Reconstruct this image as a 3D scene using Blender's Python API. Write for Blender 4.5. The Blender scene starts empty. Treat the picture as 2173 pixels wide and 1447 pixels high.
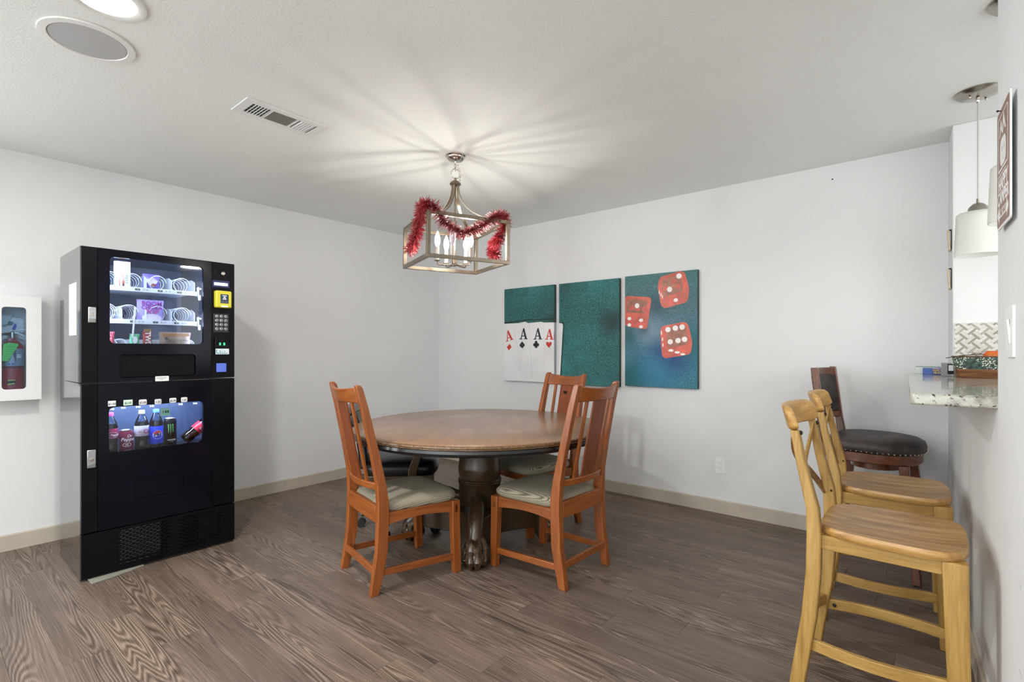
import bpy, bmesh, math, random
from mathutils import Vector, Matrix
random.seed(7)
C = bpy.context.scene.collection
PI = math.pi
R = math.radians
# ---------------------------------------------------------------- camera
cam_d = bpy.data.cameras.new('camera'); cam = bpy.data.objects.new('camera', cam_d); C.objects.link(cam)
cam_d.sensor_width = 36.0; cam_d.lens = 1074/2173*36; cam_d.shift_y = 19.5/2173; cam_d.clip_start = 0.05
cam.location = (0, 0, 1.2187); cam.rotation_euler = (R(90), 0, R(39.69-90))
bpy.context.scene.camera = cam
# ---------------------------------------------------------------- world, lights, exposure
wd = bpy.data.worlds.new('world'); bpy.context.scene.world = wd; wd.use_nodes = True
wd.node_tree.nodes['Background'].inputs[0].default_value = (0.98, 0.997, 0.99, 1)
wd.node_tree.nodes['Background'].inputs[1].default_value = 2.65
vs = bpy.context.scene.view_settings
vs.view_transform = 'Standard'; vs.look = 'None'; vs.gamma = 1; vs.use_curve_mapping = False; vs.exposure = 0.0

def area(name, loc, rot, size, power, color=(1, 1, 1), shape='DISK', size_y=None, spread=180):
    d = bpy.data.lights.new(name, 'AREA'); d.shape = shape; d.size = size
    if size_y: d.size_y = size_y
    d.energy = power; d.color = color; d.spread = R(spread)
    o = bpy.data.objects.new(name, d); C.objects.link(o); o.location = loc; o.rotation_euler = rot
    return o
DL = (1.0, 0.995, 0.965)
for x, y, p in ((-1.3, 0.1, 34), (-1.3, 1.9, 14), (-3.0, 1.0, 26), (0.6, 1.0, 5)):
    area('ceiling_downlight', (x, y, 2.425), (0, 0, 0), 0.2, p, DL)
area('kitchen_fill', (2.7, -1.4, 2.425), (0, 0, 0), 0.3, 14, DL)  # unseen lamp added over the kitchen to light the pillar face
# first lamp: daylight from the glazed end of the room, far behind the camera
area('soft_daylight', (-4.4, 0.6, 1.5), (R(90), 0, R(-90)), 3.2, 40, (0.92, 1.0, 1.0), 'RECTANGLE', 1.9)
area('soft_daylight', (-1.9, 4.25, 1.5), (R(-90), 0, 0), 2.4, 78, (0.92, 0.99, 1.0), 'RECTANGLE', 1.5)  # added soft lamp brightening the bar wall; no window known there

# ---------------------------------------------------------------- materials
MATS = {}
def nodes_of(name):
    m = bpy.data.materials.new(name); m.use_nodes = True
    nt = m.node_tree; return m, nt, nt.nodes['Principled BSDF']
def rgb(h):
    v = [int(h[i:i+2], 16)/255 for i in (0, 2, 4)]
    return tuple((c/12.92 if c <= 0.04045 else ((c+0.055)/1.055)**2.4) for c in v)+(1,)
def N(nt, t, **kw):
    n = nt.nodes.new(t)
    for k, v in kw.items():
        if k in n.inputs: n.inputs[k].default_value = v
        else: setattr(n, k, v)
    return n
def ramp(nt, src, stops):
    r = nt.nodes.new('ShaderNodeValToRGB'); nt.links.new(src, r.inputs[0])
    while len(r.color_ramp.elements) < len(stops): r.color_ramp.elements.new(0.5)
    for e, (p, c) in zip(r.color_ramp.elements, stops): e.position = p; e.color = c
    return r.outputs[0]
def coords(nt, scale=(1, 1, 1), rot=(0, 0, 0), kind='Object'):
    tc = nt.nodes.new('ShaderNodeTexCoord'); mp = nt.nodes.new('ShaderNodeMapping')
    mp.inputs['Scale'].default_value = scale; mp.inputs['Rotation'].default_value = rot
    nt.links.new(tc.outputs[kind], mp.inputs[0]); return mp.outputs[0]
def bump(nt, src, bsdf, strength=0.2, dist=0.002):
    b = nt.nodes.new('ShaderNodeBump'); b.inputs['Strength'].default_value = strength; b.inputs['Distance'].default_value = dist
    nt.links.new(src, b.inputs['Height']); nt.links.new(b.outputs[0], bsdf.inputs['Normal'])
def noise(nt, vec, scale, detail=3, rough=0.5, dist=0.0):
    n = nt.nodes.new('ShaderNodeTexNoise'); n.inputs['Scale'].default_value = scale; n.inputs['Detail'].default_value = detail
    n.inputs['Roughness'].default_value = rough; n.inputs['Distortion'].default_value = dist
    if vec is not None: nt.links.new(vec, n.inputs['Vector'])
    return n.outputs[0]
def mix(nt, fac, a, b, mode='MIX'):
    n = nt.nodes.new('ShaderNodeMix'); n.data_type = 'RGBA'; n.blend_type = mode
    for s, v in ((n.inputs[0], fac), (n.inputs[6], a), (n.inputs[7], b)):
        if isinstance(v, (int, float, tuple)): s.default_value = v
        else: nt.links.new(v, s)
    return n.outputs[2]
def math_n(nt, op, a, b=None):
    n = nt.nodes.new('ShaderNodeMath'); n.operation = op
    for s, v in ((n.inputs[0], a), (n.inputs[1], b)):
        if v is None: continue
        if isinstance(v, (int, float)): s.default_value = v
        else: nt.links.new(v, s)
    return n.outputs[0]
def plain(name, hexc, rough=0.5, metal=0.0, var=0.06, scale=8, bmp=0.0, emit=None, spec=0.5, coat=0.0):
    if name in MATS: return MATS[name]
    m, nt, b = nodes_of(name)
    c = rgb(hexc); v = coords(nt)
    n = noise(nt, v, scale, 3)
    lo = tuple(max(0, x*(1-var)) for x in c[:3])+(1,); hi = tuple(min(1, x*(1+var)) for x in c[:3])+(1,)
    nt.links.new(ramp(nt, n, [(0.3, lo), (0.7, hi)]), b.inputs['Base Color'])
    b.inputs['Roughness'].default_value = rough; b.inputs['Metallic'].default_value = metal
    b.inputs['Specular IOR Level'].default_value = spec; b.inputs['Coat Weight'].default_value = coat
    if bmp: bump(nt, noise(nt, v, scale*20, 2), b, bmp, 0.001)
    if emit: b.inputs['Emission Color'].default_value = rgb(emit[0]); b.inputs['Emission Strength'].default_value = emit[1]
    MATS[name] = m; return m
def paint(name, hexc, scale=260, strength=0.35, dirt=None):
    m, nt, b = nodes_of(name); v = coords(nt)
    c = rgb(hexc)
    n = noise(nt, v, 1.3, 4, 0.6)
    col = ramp(nt, n, [(0.3, tuple(x*0.965 for x in c[:3])+(1,)), (0.7, c)])
    if dirt:
        s = noise(nt, coords(nt, (3, 3, 14)), 2.2, 5, 0.75)
        f = ramp(nt, s, [(0.64, (0, 0, 0, 1)), (0.74, (1, 1, 1, 1))])
        col = mix(nt, math_n(nt, 'MULTIPLY', f, dirt), col, rgb('8d9298'))
    nt.links.new(col, b.inputs['Base Color']); b.inputs['Roughness'].default_value = 0.75
    b.inputs['Specular IOR Level'].default_value = 0.25
    bump(nt, noise(nt, v, scale, 2, 0.5), b, strength, 0.0015)
    return m
def wood(name, dark, mid, light, axis='z', rough=0.38, scale=1.0, coat=0.15, wear=None, contrast=1.0):
    if name in MATS: return MATS[name]
    m, nt, b = nodes_of(name)
    s = {'x': (0.9, 12, 12), 'y': (12, 0.9, 12), 'z': (12, 12, 0.9)}[axis]
    v = coords(nt, tuple(k*scale for k in s))
    n1 = noise(nt, v, 3.2, 5, 0.62, 0.4)
    n2 = noise(nt, coords(nt, tuple(k*scale*4 for k in s)), 3.0, 3, 0.6)
    f = math_n(nt, 'ADD', math_n(nt, 'MULTIPLY', n1, 0.7), math_n(nt, 'MULTIPLY', n2, 0.3))
    k = 0.16/contrast
    col = ramp(nt, f, [(0.5-k, rgb(dark)), (0.5, rgb(mid)), (0.5+k, rgb(light))])
    if wear:
        w = ramp(nt, noise(nt, coords(nt, (9, 9, 9)), 4, 5, 0.8), [(0.68, (0, 0, 0, 1)), (0.72, (1, 1, 1, 1))])
        col = mix(nt, math_n(nt, 'MULTIPLY', w, 0.7), col, rgb(wear))
    nt.links.new(col, b.inputs['Base Color']); b.inputs['Roughness'].default_value = rough
    b.inputs['Coat Weight'].default_value = coat; b.inputs['Coat Roughness'].default_value = 0.25
    bump(nt, n2, b, 0.12, 0.001)
    MATS[name] = m; return m
def glass(name, tint=(0.93, 0.96, 1, 1), refl=0.12):
    m, nt, b = nodes_of(name); nt.nodes.remove(b)
    out = [n for n in nt.nodes if n.type == 'OUTPUT_MATERIAL'][0]
    t = N(nt, 'ShaderNodeBsdfTransparent'); t.inputs[0].default_value = tint
    g = N(nt, 'ShaderNodeBsdfGlossy'); g.inputs['Roughness'].default_value = 0.03
    fr = N(nt, 'ShaderNodeFresnel'); fr.inputs[0].default_value = 1.45
    mx = N(nt, 'ShaderNodeMixShader'); nt.links.new(fr.outputs[0], mx.inputs[0])
    nt.links.new(t.outputs[0], mx.inputs[1]); nt.links.new(g.outputs[0], mx.inputs[2]); nt.links.new(mx.outputs[0], out.inputs[0])
    MATS[name] = m; return m
def emis(name, hexc, s):
    if name in MATS: return MATS[name]
    m, nt, b = nodes_of(name)
    b.inputs['Base Color'].default_value = rgb(hexc); b.inputs['Emission Color'].default_value = rgb(hexc); b.inputs['Emission Strength'].default_value = s
    MATS[name] = m; return m

M_wall = paint('wall_paint', 'e6e6e7', 190, 0.45)
M_wallR = paint('bar_wall_paint', 'ebecee', 240, 0.35, dirt=0.5)
M_ceil = paint('ceiling_texture', 'f3f5f4', 110, 0.9)
M_base = plain('baseboard_paint', 'bdb4a4', 0.5, 0, 0.06, 6)
M_white = plain('white_plastic', 'eeeeec', 0.35, 0, 0.02)
M_whitemetal = plain('white_enamel', 'e9eaea', 0.4, 0, 0.02)
M_black = plain('black_powder_coat', '0b0b0f', 0.34, 0, 0.25, 5, spec=0.14)
M_blackside = plain('black_side_panel', '1d1e20', 0.2, 0.0, 0.15, 4, spec=1.0, coat=0.6)
M_blackgloss = plain('black_acrylic', '070a14', 0.14, 0, 0.3, 4, spec=0.2)
M_darkin = plain('dark_recess', '08090c', 0.6)
M_nickel = plain('brushed_nickel', '8d8171', 0.33, 1.0, 0.08, 30)
M_chrome = plain('polished_nickel', 'cfc8c0', 0.14, 1.0, 0.05, 20)
M_steel = plain('steel', 'c9ccd0', 0.3, 1.0, 0.05)
M_orange = wood('cherry_wood', '713915', '8f4d1e', 'a5602a', 'z', 0.33, 1.0, 0.3, contrast=0.8)
M_orangex = wood('cherry_wood_rail', '713915', '8f4d1e', 'a5602a', 'x', 0.33, 1.0, 0.3, wear='d8b48c', contrast=0.8)
M_orangey = wood('cherry_wood_crest', '713915', '8f4d1e', 'a5602a', 'y', 0.33, 1.0, 0.3, contrast=0.8)
M_splat = wood('cherry_wood_splat', '642e12', '783b18', '8a4820', 'z', 0.35, 1.0, 0.2, contrast=0.8)
M_gold = wood('honey_wood', '957339', 'ad8848', 'c09c5c', 'z', 0.42, 0.9, 0.1, wear='8f8250', contrast=1.1)
M_goldy = wood('honey_wood_rail', '957339', 'ad8848', 'c09c5c', 'y', 0.42, 0.9, 0.1, contrast=1.1)
M_goldx = wood('honey_wood_crest', 'a87d42', 'bd9050', 'cda365', 'x', 0.42, 0.9, 0.1, contrast=1.1)
M_seatwood = wood('plank_seat_wood', '8f6634', 'b3864a', 'cba267', 'y', 0.36, 0.7, 0.2, contrast=1.25)
M_strap = wood('brown_strap_wood', '6d4d33', '87643f', '9a7650', 'x', 0.45, 1, 0.1)
M_walnut = wood('walnut_wood', '43210f', '67371f', '7f4a2c', 'z', 0.3, 1, 0.35)
M_walnuty = wood('walnut_rail', '43210f', '67371f', '7f4a2c', 'x', 0.3, 1, 0.35)
M_ped = wood('espresso_wood', '2c1f14', '40301f', '4f3b28', 'z', 0.3, 0.5, 0.3, contrast=0.5)
M_rim = wood('antique_rim', '35230f', '6b4b2a', '8b6a41', 'x', 0.3, 2.0, 0.4, wear='b99a68')
M_rimblack = plain('black_table_edge', '0d0f14', 0.3, 0, 0.2, coat=0.3)
M_rubber = plain('black_rubber', '141414', 0.6)
M_bulb = emis('glowing_bulb', 'fffcf4', 210)
M_filament = emis('lamp_filament', 'fffaf0', 2600)
def clear_bulb():
    m, nt, b = nodes_of('clear_glowing_bulb'); nt.nodes.remove(b)
    out = [n for n in nt.nodes if n.type == 'OUTPUT_MATERIAL'][0]
    t = N(nt, 'ShaderNodeBsdfTransparent'); e = N(nt, 'ShaderNodeEmission'); e.inputs[0].default_value = rgb('fff8ee'); e.inputs[1].default_value = 14
    mx = N(nt, 'ShaderNodeMixShader'); mx.inputs[0].default_value = 0.35
    nt.links.new(t.outputs[0], mx.inputs[1]); nt.links.new(e.outputs[0], mx.inputs[2]); nt.links.new(mx.outputs[0], out.inputs[0]); return m
M_bulb = clear_bulb()
M_led = emis('cool_led_strip', 'd6e4ff', 62)

def mat_tabletop():
    m, nt, b = nodes_of('tabletop_veneer')
    v = coords(nt, (1.3, 5, 1), (0, 0, R(39)))
    n = noise(nt, v, 1.7, 6, 0.6, 0.8)
    n3 = noise(nt, coords(nt, (1, 1, 1)), 2.6, 4, 0.6)
    f = math_n(nt, 'ADD', math_n(nt, 'MULTIPLY', n, 0.6), math_n(nt, 'MULTIPLY', n3, 0.4))
    nt.links.new(ramp(nt, f, [(0.3, rgb('7a5b45')), (0.5, rgb('906e55')), (0.7, rgb('a68469'))]), b.inputs['Base Color'])
    b.inputs['Roughness'].default_value = 0.3; b.inputs['Coat Weight'].default_value = 0.35; b.inputs['Coat Roughness'].default_value = 0.22
    return m
def mat_fabric():
    m, nt, b = nodes_of('woven_seat_fabric')
    v = coords(nt)
    sep = N(nt, 'ShaderNodeSeparateXYZ'); nt.links.new(v, sep.inputs[0])
    def band(o, per, ph=0.0): return math_n(nt, 'SINE', math_n(nt, 'ADD', math_n(nt, 'MULTIPLY', o, 2*PI/per), ph))
    a = band(sep.outputs[0], 0.0095); c = band(math_n(nt, 'ADD', sep.outputs[1], math_n(nt, 'MULTIPLY', sep.outputs[2], 1.0)), 0.0085)
    w = math_n(nt, 'ADD', math_n(nt, 'MULTIPLY', math_n(nt, 'MULTIPLY', a, c), 0.22), math_n(nt, 'MULTIPLY', c, 0.28))
    w = math_n(nt, 'ADD', w, 0.5)
    nt.links.new(ramp(nt, w, [(0.12, rgb('4c4433')), (0.42, rgb('938b76')), (0.8, rgb('b5ae9a'))]), b.inputs['Base Color'])
    b.inputs['Roughness'].default_value = 0.9; bump(nt, w, b, 0.5, 0.002)
    return m
def mat_leather(name, a, c, rough=0.45):
    m, nt, b = nodes_of(name); v = coords(nt)
    n = noise(nt, v, 9, 5, 0.65)
    nt.links.new(ramp(nt, n, [(0.38, rgb(a)), (0.66, rgb(c))]), b.inputs['Base Color'])
    b.inputs['Roughness'].default_value = rough; bump(nt, noise(nt, v, 260, 2), b, 0.25, 0.001); return m
def mat_granite():
    m, nt, b = nodes_of('granite'); v = coords(nt)
    base = ramp(nt, noise(nt, v, 22, 6, 0.7), [(0.32, rgb('857d72')), (0.5, rgb('b3b1a6')), (0.7, rgb('c9c8be'))])
    sp = ramp(nt, noise(nt, v, 75, 3, 0.65, 0.6), [(0.60, (0, 0, 0, 1)), (0.64, (1, 1, 1, 1))])
    col = mix(nt, sp, base, rgb('423836'))
    bl = ramp(nt, noise(nt, v, 34, 4, 0.6), [(0.62, (0, 0, 0, 1)), (0.66, (1, 1, 1, 1))])
    col = mix(nt, bl, col, rgb('5a474a'))
    nt.links.new(col, b.inputs['Base Color']); b.inputs['Roughness'].default_value = 0.12; b.inputs['Coat Weight'].default_value = 0.3
    return m
def mat_plank():
    m, nt, b = nodes_of('vinyl_plank')
    tc = N(nt, 'ShaderNodeTexCoord'); oi = N(nt, 'ShaderNodeObjectInfo')
    sc = N(nt, 'ShaderNodeVectorMath', operation='MULTIPLY'); nt.links.new(tc.outputs['Object'], sc.inputs[0]); sc.inputs[1].default_value = (9.0, 0.62, 1)
    off = N(nt, 'ShaderNodeVectorMath', operation='ADD'); nt.links.new(sc.outputs[0], off.inputs[0])
    cb = N(nt, 'ShaderNodeCombineXYZ'); nt.links.new(math_n(nt, 'MULTIPLY', oi.outputs['Random'], 53), cb.inputs[0]); nt.links.new(math_n(nt, 'MULTIPLY', oi.outputs['Random'], 91), cb.inputs[1]); nt.links.new(math_n(nt, 'MULTIPLY', oi.outputs['Random'], 37), cb.inputs[2])
    nt.links.new(cb.outputs[0], off.inputs[1])
    v = off.outputs[0]
    field = noise(nt, v, 0.8, 2.0, 0.45, 0.12)
    rings = math_n(nt, 'SINE', math_n(nt, 'MULTIPLY', math_n(nt, 'ADD', field, math_n(nt, 'MULTIPLY', noise(nt, v, 6, 3, 0.6), 0.012)), 215))
    sc2 = N(nt, 'ShaderNodeVectorMath', operation='MULTIPLY'); nt.links.new(v, sc2.inputs[0]); sc2.inputs[1].default_value = (17, 1.8, 1)
    fine = noise(nt, sc2.outputs[0], 2.6, 7, 0.72)
    broad = noise(nt, v, 0.8, 3, 0.6)
    amp = ramp(nt, noise(nt, v, 0.9, 2, 0.5, 0.0), [(0.4, (0.12,)*3+(1,)), (0.6, (1,)*3+(1,))])
    g = math_n(nt, 'MULTIPLY', math_n(nt, 'MULTIPLY', rings, 0.26), amp)
    g = math_n(nt, 'ADD', g, math_n(nt, 'MULTIPLY', math_n(nt, 'SUBTRACT', fine, 0.5), 1.75))
    g = math_n(nt, 'ADD', g, math_n(nt, 'MULTIPLY', math_n(nt, 'SUBTRACT', broad, 0.5), 0.7))
    g = math_n(nt, 'ADD', g, 0.5)
    col = ramp(nt, g, [(0.0, rgb('392f28')), (0.35, rgb('625449')), (0.62, rgb('78685e')), (1.0, rgb('a09080'))])
    tone = ramp(nt, oi.outputs['Random'], [(0, (0.86, 0.84, 0.84, 1)), (0.5, (1, 0.985, 0.98, 1)), (1, (1.0, 0.97, 0.93, 1))])
    col = mix(nt, 1.0, col, tone, 'MULTIPLY')
    nt.links.new(col, b.inputs['Base Color']); b.inputs['Roughness'].default_value = 0.42; b.inputs['Specular IOR Level'].default_value = 0.45
    bump(nt, g, b, 0.25, 0.001)
    return m
def spots(nt, v, col, lst, dark):
    for e_ in lst:
        y_, z_, r_, k_ = e_[:4]; dk = rgb(e_[4]) if len(e_) > 4 else dark
        d = N(nt, 'ShaderNodeVectorMath', operation='DISTANCE'); nt.links.new(v, d.inputs[0]); d.inputs[1].default_value = (-0.035, y_, z_)
        f = ramp(nt, d.outputs['Value'], [(r_*0.15, (k_,)*3+(1,)), (r_, (0, 0, 0, 1))]); col = mix(nt, f, col, dk)
    return col
def mat_felt(nm='printed_felt', lst=()):
    m, nt, b = nodes_of(nm); v = coords(nt)
    big = ramp(nt, noise(nt, v, 2.2, 3, 0.55), [(0.34, rgb('083f3c')), (0.5, rgb('0f5553')), (0.66, rgb('2f7478'))])
    fine = ramp(nt, noise(nt, v, 150, 3, 0.8), [(0.44, (0, 0, 0, 1)), (0.66, (1, 1, 1, 1))])
    col = mix(nt, math_n(nt, 'MULTIPLY', fine, 0.6), big, rgb('6db5b4'))
    col = spots(nt, v, col, lst, rgb('26383c'))
    nt.links.new(col, b.inputs['Base Color']); b.inputs['Roughness'].default_value = 0.7
    return m
def mat_felt_blue():
    m, nt, b = nodes_of('printed_felt_blue'); v = coords(nt)
    sep = N(nt, 'ShaderNodeSeparateXYZ'); nt.links.new(v, sep.inputs[0])
    # print fades from grey-green at the top through slate blue to turquoise at the bottom
    g = ramp(nt, math_n(nt, 'ADD', math_n(nt, 'MULTIPLY', sep.outputs[2], 1.0), math_n(nt, 'MULTIPLY', noise(nt, v, 3, 3, 0.6), 0.35)),
             [(0.12, rgb('086270')), (0.38, rgb('1f6390')), (0.62, rgb('4f6a80')), (0.85, rgb('45595d')), (1.0, rgb('3d605c'))])
    gr = ramp(nt, math_n(nt, 'ADD', math_n(nt, 'MULTIPLY', sep.outputs[1], 1.0), math_n(nt, 'MULTIPLY', noise(nt, v, 4, 2), 0.2)), [(0.25, (1, 1, 1, 1)), (0.5, (0, 0, 0, 1))])
    fine = ramp(nt, noise(nt, v, 150, 3, 0.8), [(0.44, (0, 0, 0, 1)), (0.72, (1, 1, 1, 1))])
    col = mix(nt, math_n(nt, 'MULTIPLY', noise(nt, v, 2.5, 2), 0.5), g, rgb('1a6b70'))
    col = mix(nt, math_n(nt, 'MULTIPLY', fine, 0.6), col, rgb('93c0cc'))
    col = spots(nt, v, col, [(.304-.05, .08, .24, .75, '0f5c5c'), (.304-.60, .35, .25, .7, '176466'), (.304-.02, .42, .15, .7, '2a5a58'), (.304-.3, .08, .25, .5, '2e80ac'), (.304-.22, .46, .16, .6, '8a9aac'), (.304-.28, .66, .13, .6, '35465c'), (.304-.30, .30, .13, .6), (.304-.43, .22, .16, .7), (.304-.17, .47, .07, .6, '33424c')], rgb('27417a'))
    nt.links.new(col, b.inputs['Base Color']); b.inputs['Roughness'].default_value = 0.7
    return m
def mat_tinsel():
    m, nt, b = nodes_of('red_tinsel_foil')
    nt.links.new(ramp(nt, noise(nt, coords(nt), 60, 2), [(0.35, rgb('7d1a22')), (0.65, rgb('cf5a62'))]), b.inputs['Base Color'])
    b.inputs['Metallic'].default_value = 0.4; b.inputs['Roughness'].default_value = 0.3
    return m
def mat_frost():
    m, nt, b = nodes_of('frosted_glass')
    b.inputs['Base Color'].default_value = (0.97, 0.97, 0.94, 1); b.inputs['Roughness'].default_value = 0.6
    b.inputs['Transmission Weight'].default_value = 0.5; b.inputs['IOR'].default_value = 1.08
    return m
def mat_basket():
    m, nt, b = nodes_of('printed_basket_band'); v = coords(nt)
    vo = N(nt, 'ShaderNodeTexVoronoi'); vo.inputs['Scale'].default_value = 130; nt.links.new(v, vo.inputs['Vector'])
    sep = N(nt, 'ShaderNodeSeparateXYZ'); nt.links.new(v, sep.inputs[0])
    blob = noise(nt, v, 14, 2)
    dots = math_n(nt, 'MULTIPLY', ramp(nt, vo.outputs[0], [(0.3, (1, 1, 1, 1)), (0.42, (0, 0, 0, 1))]), ramp(nt, blob, [(0.42, (0, 0, 0, 1)), (0.5, (1, 1, 1, 1))]))
    gb = ramp(nt, noise(nt, v, 60, 3), [(0.4, rgb('1f2a26')), (0.6, rgb('3c5a4e'))])
    nt.links.new(mix(nt, dots, gb, rgb('e6e1d4')), b.inputs['Base Color']); b.inputs['Roughness'].default_value = 0.45
    return m
M_top = mat_tabletop(); M_fabric = mat_fabric(); M_leather = mat_leather('brown_suede_leather', '1f1b1b', '4b403d', 0.5)
M_blackleather = mat_leather('black_leather', '0c0b0d', '1a171a', 0.35)
M_granite = mat_granite(); M_plank = mat_plank(); M_felt = mat_felt('printed_felt', [(-.30, .75, .25, .4), (-.3, .58, .10, .8)]); M_felt2 = mat_felt('printed_felt_middle', [(-.245, .55, .17, .85), (.30, .95, .3, .35), (-.32, .1, .3, .3)]); M_feltb = mat_felt_blue(); M_tinsel = mat_tinsel(); M_frost = mat_frost(); M_bask = mat_basket()
M_glass = glass('clear_pane')
M_interior = plain('vending_interior_steel', '3c4c68', 0.35, 0.1, 0.1)
M_shelfwhite = plain('shelf_white', 'dfe6ee', 0.4)
M_coil = plain('coil_wire', 'dfe3ea', 0.3, 0.2)
M_clearpl = glass('clear_plastic', (0.8, 0.87, 0.95, 1))
M_cola = plain('cola_dark', '120806', 0.08, 0, 0.2, spec=0.8)
def flat(hexc, rough=0.5, metal=0.0): return plain('print_'+hexc+('_m' if metal else ''), hexc, rough, metal, 0.03)

# ---------------------------------------------------------------- object helpers
WM = {}
def thing(name, label, cat, loc=(0, 0, 0), rotz=0.0, group=None, rot=None):
    o = bpy.data.objects.new(name, None); C.objects.link(o); o.empty_display_size = 0.1
    o.location = loc; o.rotation_euler = rot if rot else (0, 0, rotz)
    o['label'] = label; o['category'] = cat
    if group: o['group'] = group
    WM[o.name] = Matrix.LocRotScale(Vector(loc), o.rotation_euler, None)
    return o
def finish(me, mat, smooth=35):
    if mat:
        me.materials.clear(); me.materials.append(mat)
    if smooth:
        for p in me.polygons: p.use_smooth = True
        me.set_sharp_from_angle(angle=R(smooth))
    else:
        for p in me.polygons: p.use_smooth = False
def obj(name, bm, mat, parent=None, world=False, bev=0.0, smooth=35, label=None, seg=2, kind=None):
    """bm: bmesh or mesh. world=True: coordinates are world ones, brought into the parent's frame."""
    if isinstance(bm, bmesh.types.BMesh):
        bmesh.ops.recalc_face_normals(bm, faces=bm.faces[:])
        me = bpy.data.meshes.new(name); bm.to_mesh(me); bm.free()
    else: me = bm; me.name = name
    finish(me, mat, smooth)
    o = bpy.data.objects.new(name, me); C.objects.link(o)
    if parent:
        o.parent = parent
        pw = WM.get(parent.name, Matrix.Identity(4))
        if world: me.transform(pw.inverted())
        WM[o.name] = pw
    else: WM[o.name] = Matrix.Identity(4)
    if bev:
        md = o.modifiers.new('bevel', 'BEVEL'); md.width = bev; md.segments = seg; md.limit_method = 'ANGLE'; md.angle_limit = R(40)
    if label: o['label'] = label
    if kind: o['kind'] = kind
    return o
def tag(o, label, cat, group=None):
    o['label'] = label; o['category'] = cat
    if group: o['group'] = group
    return o
def structure(o): o['kind'] = 'structure'; return o
def dup(root, loc, rotz, label, group=None):
    r = root.copy(); C.objects.link(r); r.location = loc; r.rotation_euler = (0, 0, rotz); r['label'] = label
    if group: r['group'] = group
    for ch in [c for c in root.children]:
        c = ch.copy(); C.objects.link(c); c.parent = r
        for g in ch.children:
            d = g.copy(); C.objects.link(d); d.parent = c
    return r
# shape helpers -------------------------------------------------------------
def nb(): return bmesh.new()
def box(bm, x0, x1, y0, y1, z0, z1):
    vs_ = [bm.verts.new(p) for p in ((x0, y0, z0), (x1, y0, z0), (x1, y1, z0), (x0, y1, z0), (x0, y0, z1), (x1, y0, z1), (x1, y1, z1), (x0, y1, z1))]
    for f in ((0, 3, 2, 1), (4, 5, 6, 7), (0, 1, 5, 4), (1, 2, 6, 5), (2, 3, 7, 6), (3, 0, 4, 7)): bm.faces.new([vs_[i] for i in f])
    return bm
def loft(bm, rings, cap=True):
    vv = [[bm.verts.new(p) for p in r] for r in rings]
    n = len(vv[0])
    for a, b in zip(vv[:-1], vv[1:]):
        for i in range(n): bm.faces.new((a[i], a[(i+1) % n], b[(i+1) % n], b[i]))
    if cap:
        bm.faces.new(vv[0][::-1]); bm.faces.new(vv[-1])
    return bm
def legz(bm, secs):     # secs: (cx, cy, z, wx, wy)
    return loft(bm, [[(x-a/2, y-b/2, z), (x+a/2, y-b/2, z), (x+a/2, y+b/2, z), (x-a/2, y+b/2, z)] for x, y, z, a, b in secs])
def circ(cx, cy, z, r, n=24, ry=None): 
    ry = ry or r
    return [(cx+r*math.cos(2*PI*i/n), cy+ry*math.sin(2*PI*i/n), z) for i in range(n)]
def lathe(bm, prof, cx=0, cy=0, n=28, cap=True):   # prof: (r, z)
    return loft(bm, [circ(cx, cy, z, max(r, 1e-4), n) for r, z in prof], cap)
def tube(bm, pts, r, n=8, closed=False, cap=True):
    pts = [Vector(p) for p in pts]; rings = []; up = None
    m = len(pts)
    for i, p in enumerate(pts):
        a = pts[(i-1) % m] if (closed or i > 0) else p; b = pts[(i+1) % m] if (closed or i < m-1) else p
        t = (b-a).normalized()
        if up is None:
            up = Vector((0, 0, 1)) if abs(t.z) < 0.9 else Vector((1, 0, 0))
        s = t.cross(up); 
        if s.length < 1e-5: s = t.orthogonal()
        s.normalize(); up = s.cross(t).normalized()
        rr = r[i] if isinstance(r, (list, tuple)) else r
        rings.append([tuple(p+(s*math.cos(2*PI*k/n)+up*math.sin(2*PI*k/n))*rr) for k in range(n)])
    if closed: 
        rings.append(rings[0]); vv = [[bm.verts.new(q) for q in rg] for rg in rings[:-1]]; vv.append(vv[0])
        for a, b in zip(vv[:-1], vv[1:]):
            for i in range(n): bm.faces.new((a[i], a[(i+1) % n], b[(i+1) % n], b[i]))
        return bm
    return loft(bm, rings, cap)
def ball(bm, c, r, sx=1, sy=1, sz=1, n=12, m=8):
    prof = [(math.sin(PI*i/m), -math.cos(PI*i/m)) for i in range(m+1)]
    return loft(bm, [[(c[0]+max(a, 0.01)*r*sx*math.cos(2*PI*k/n), c[1]+max(a, 0.01)*r*sy*math.sin(2*PI*k/n), c[2]+z*r*sz) for k in range(n)] for a, z in prof])
def rrect(x0, y0, x1, y1, r, n=5):
    out = []
    for cx, cy, a0 in ((x1-r, y1-r, 0), (x0+r, y1-r, 90), (x0+r, y0+r, 180), (x1-r, y0+r, 270)):
        for i in range(n+1):
            a = R(a0+90*i/n); out.append((cx+r*math.cos(a), cy+r*math.sin(a)))
    return out
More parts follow.
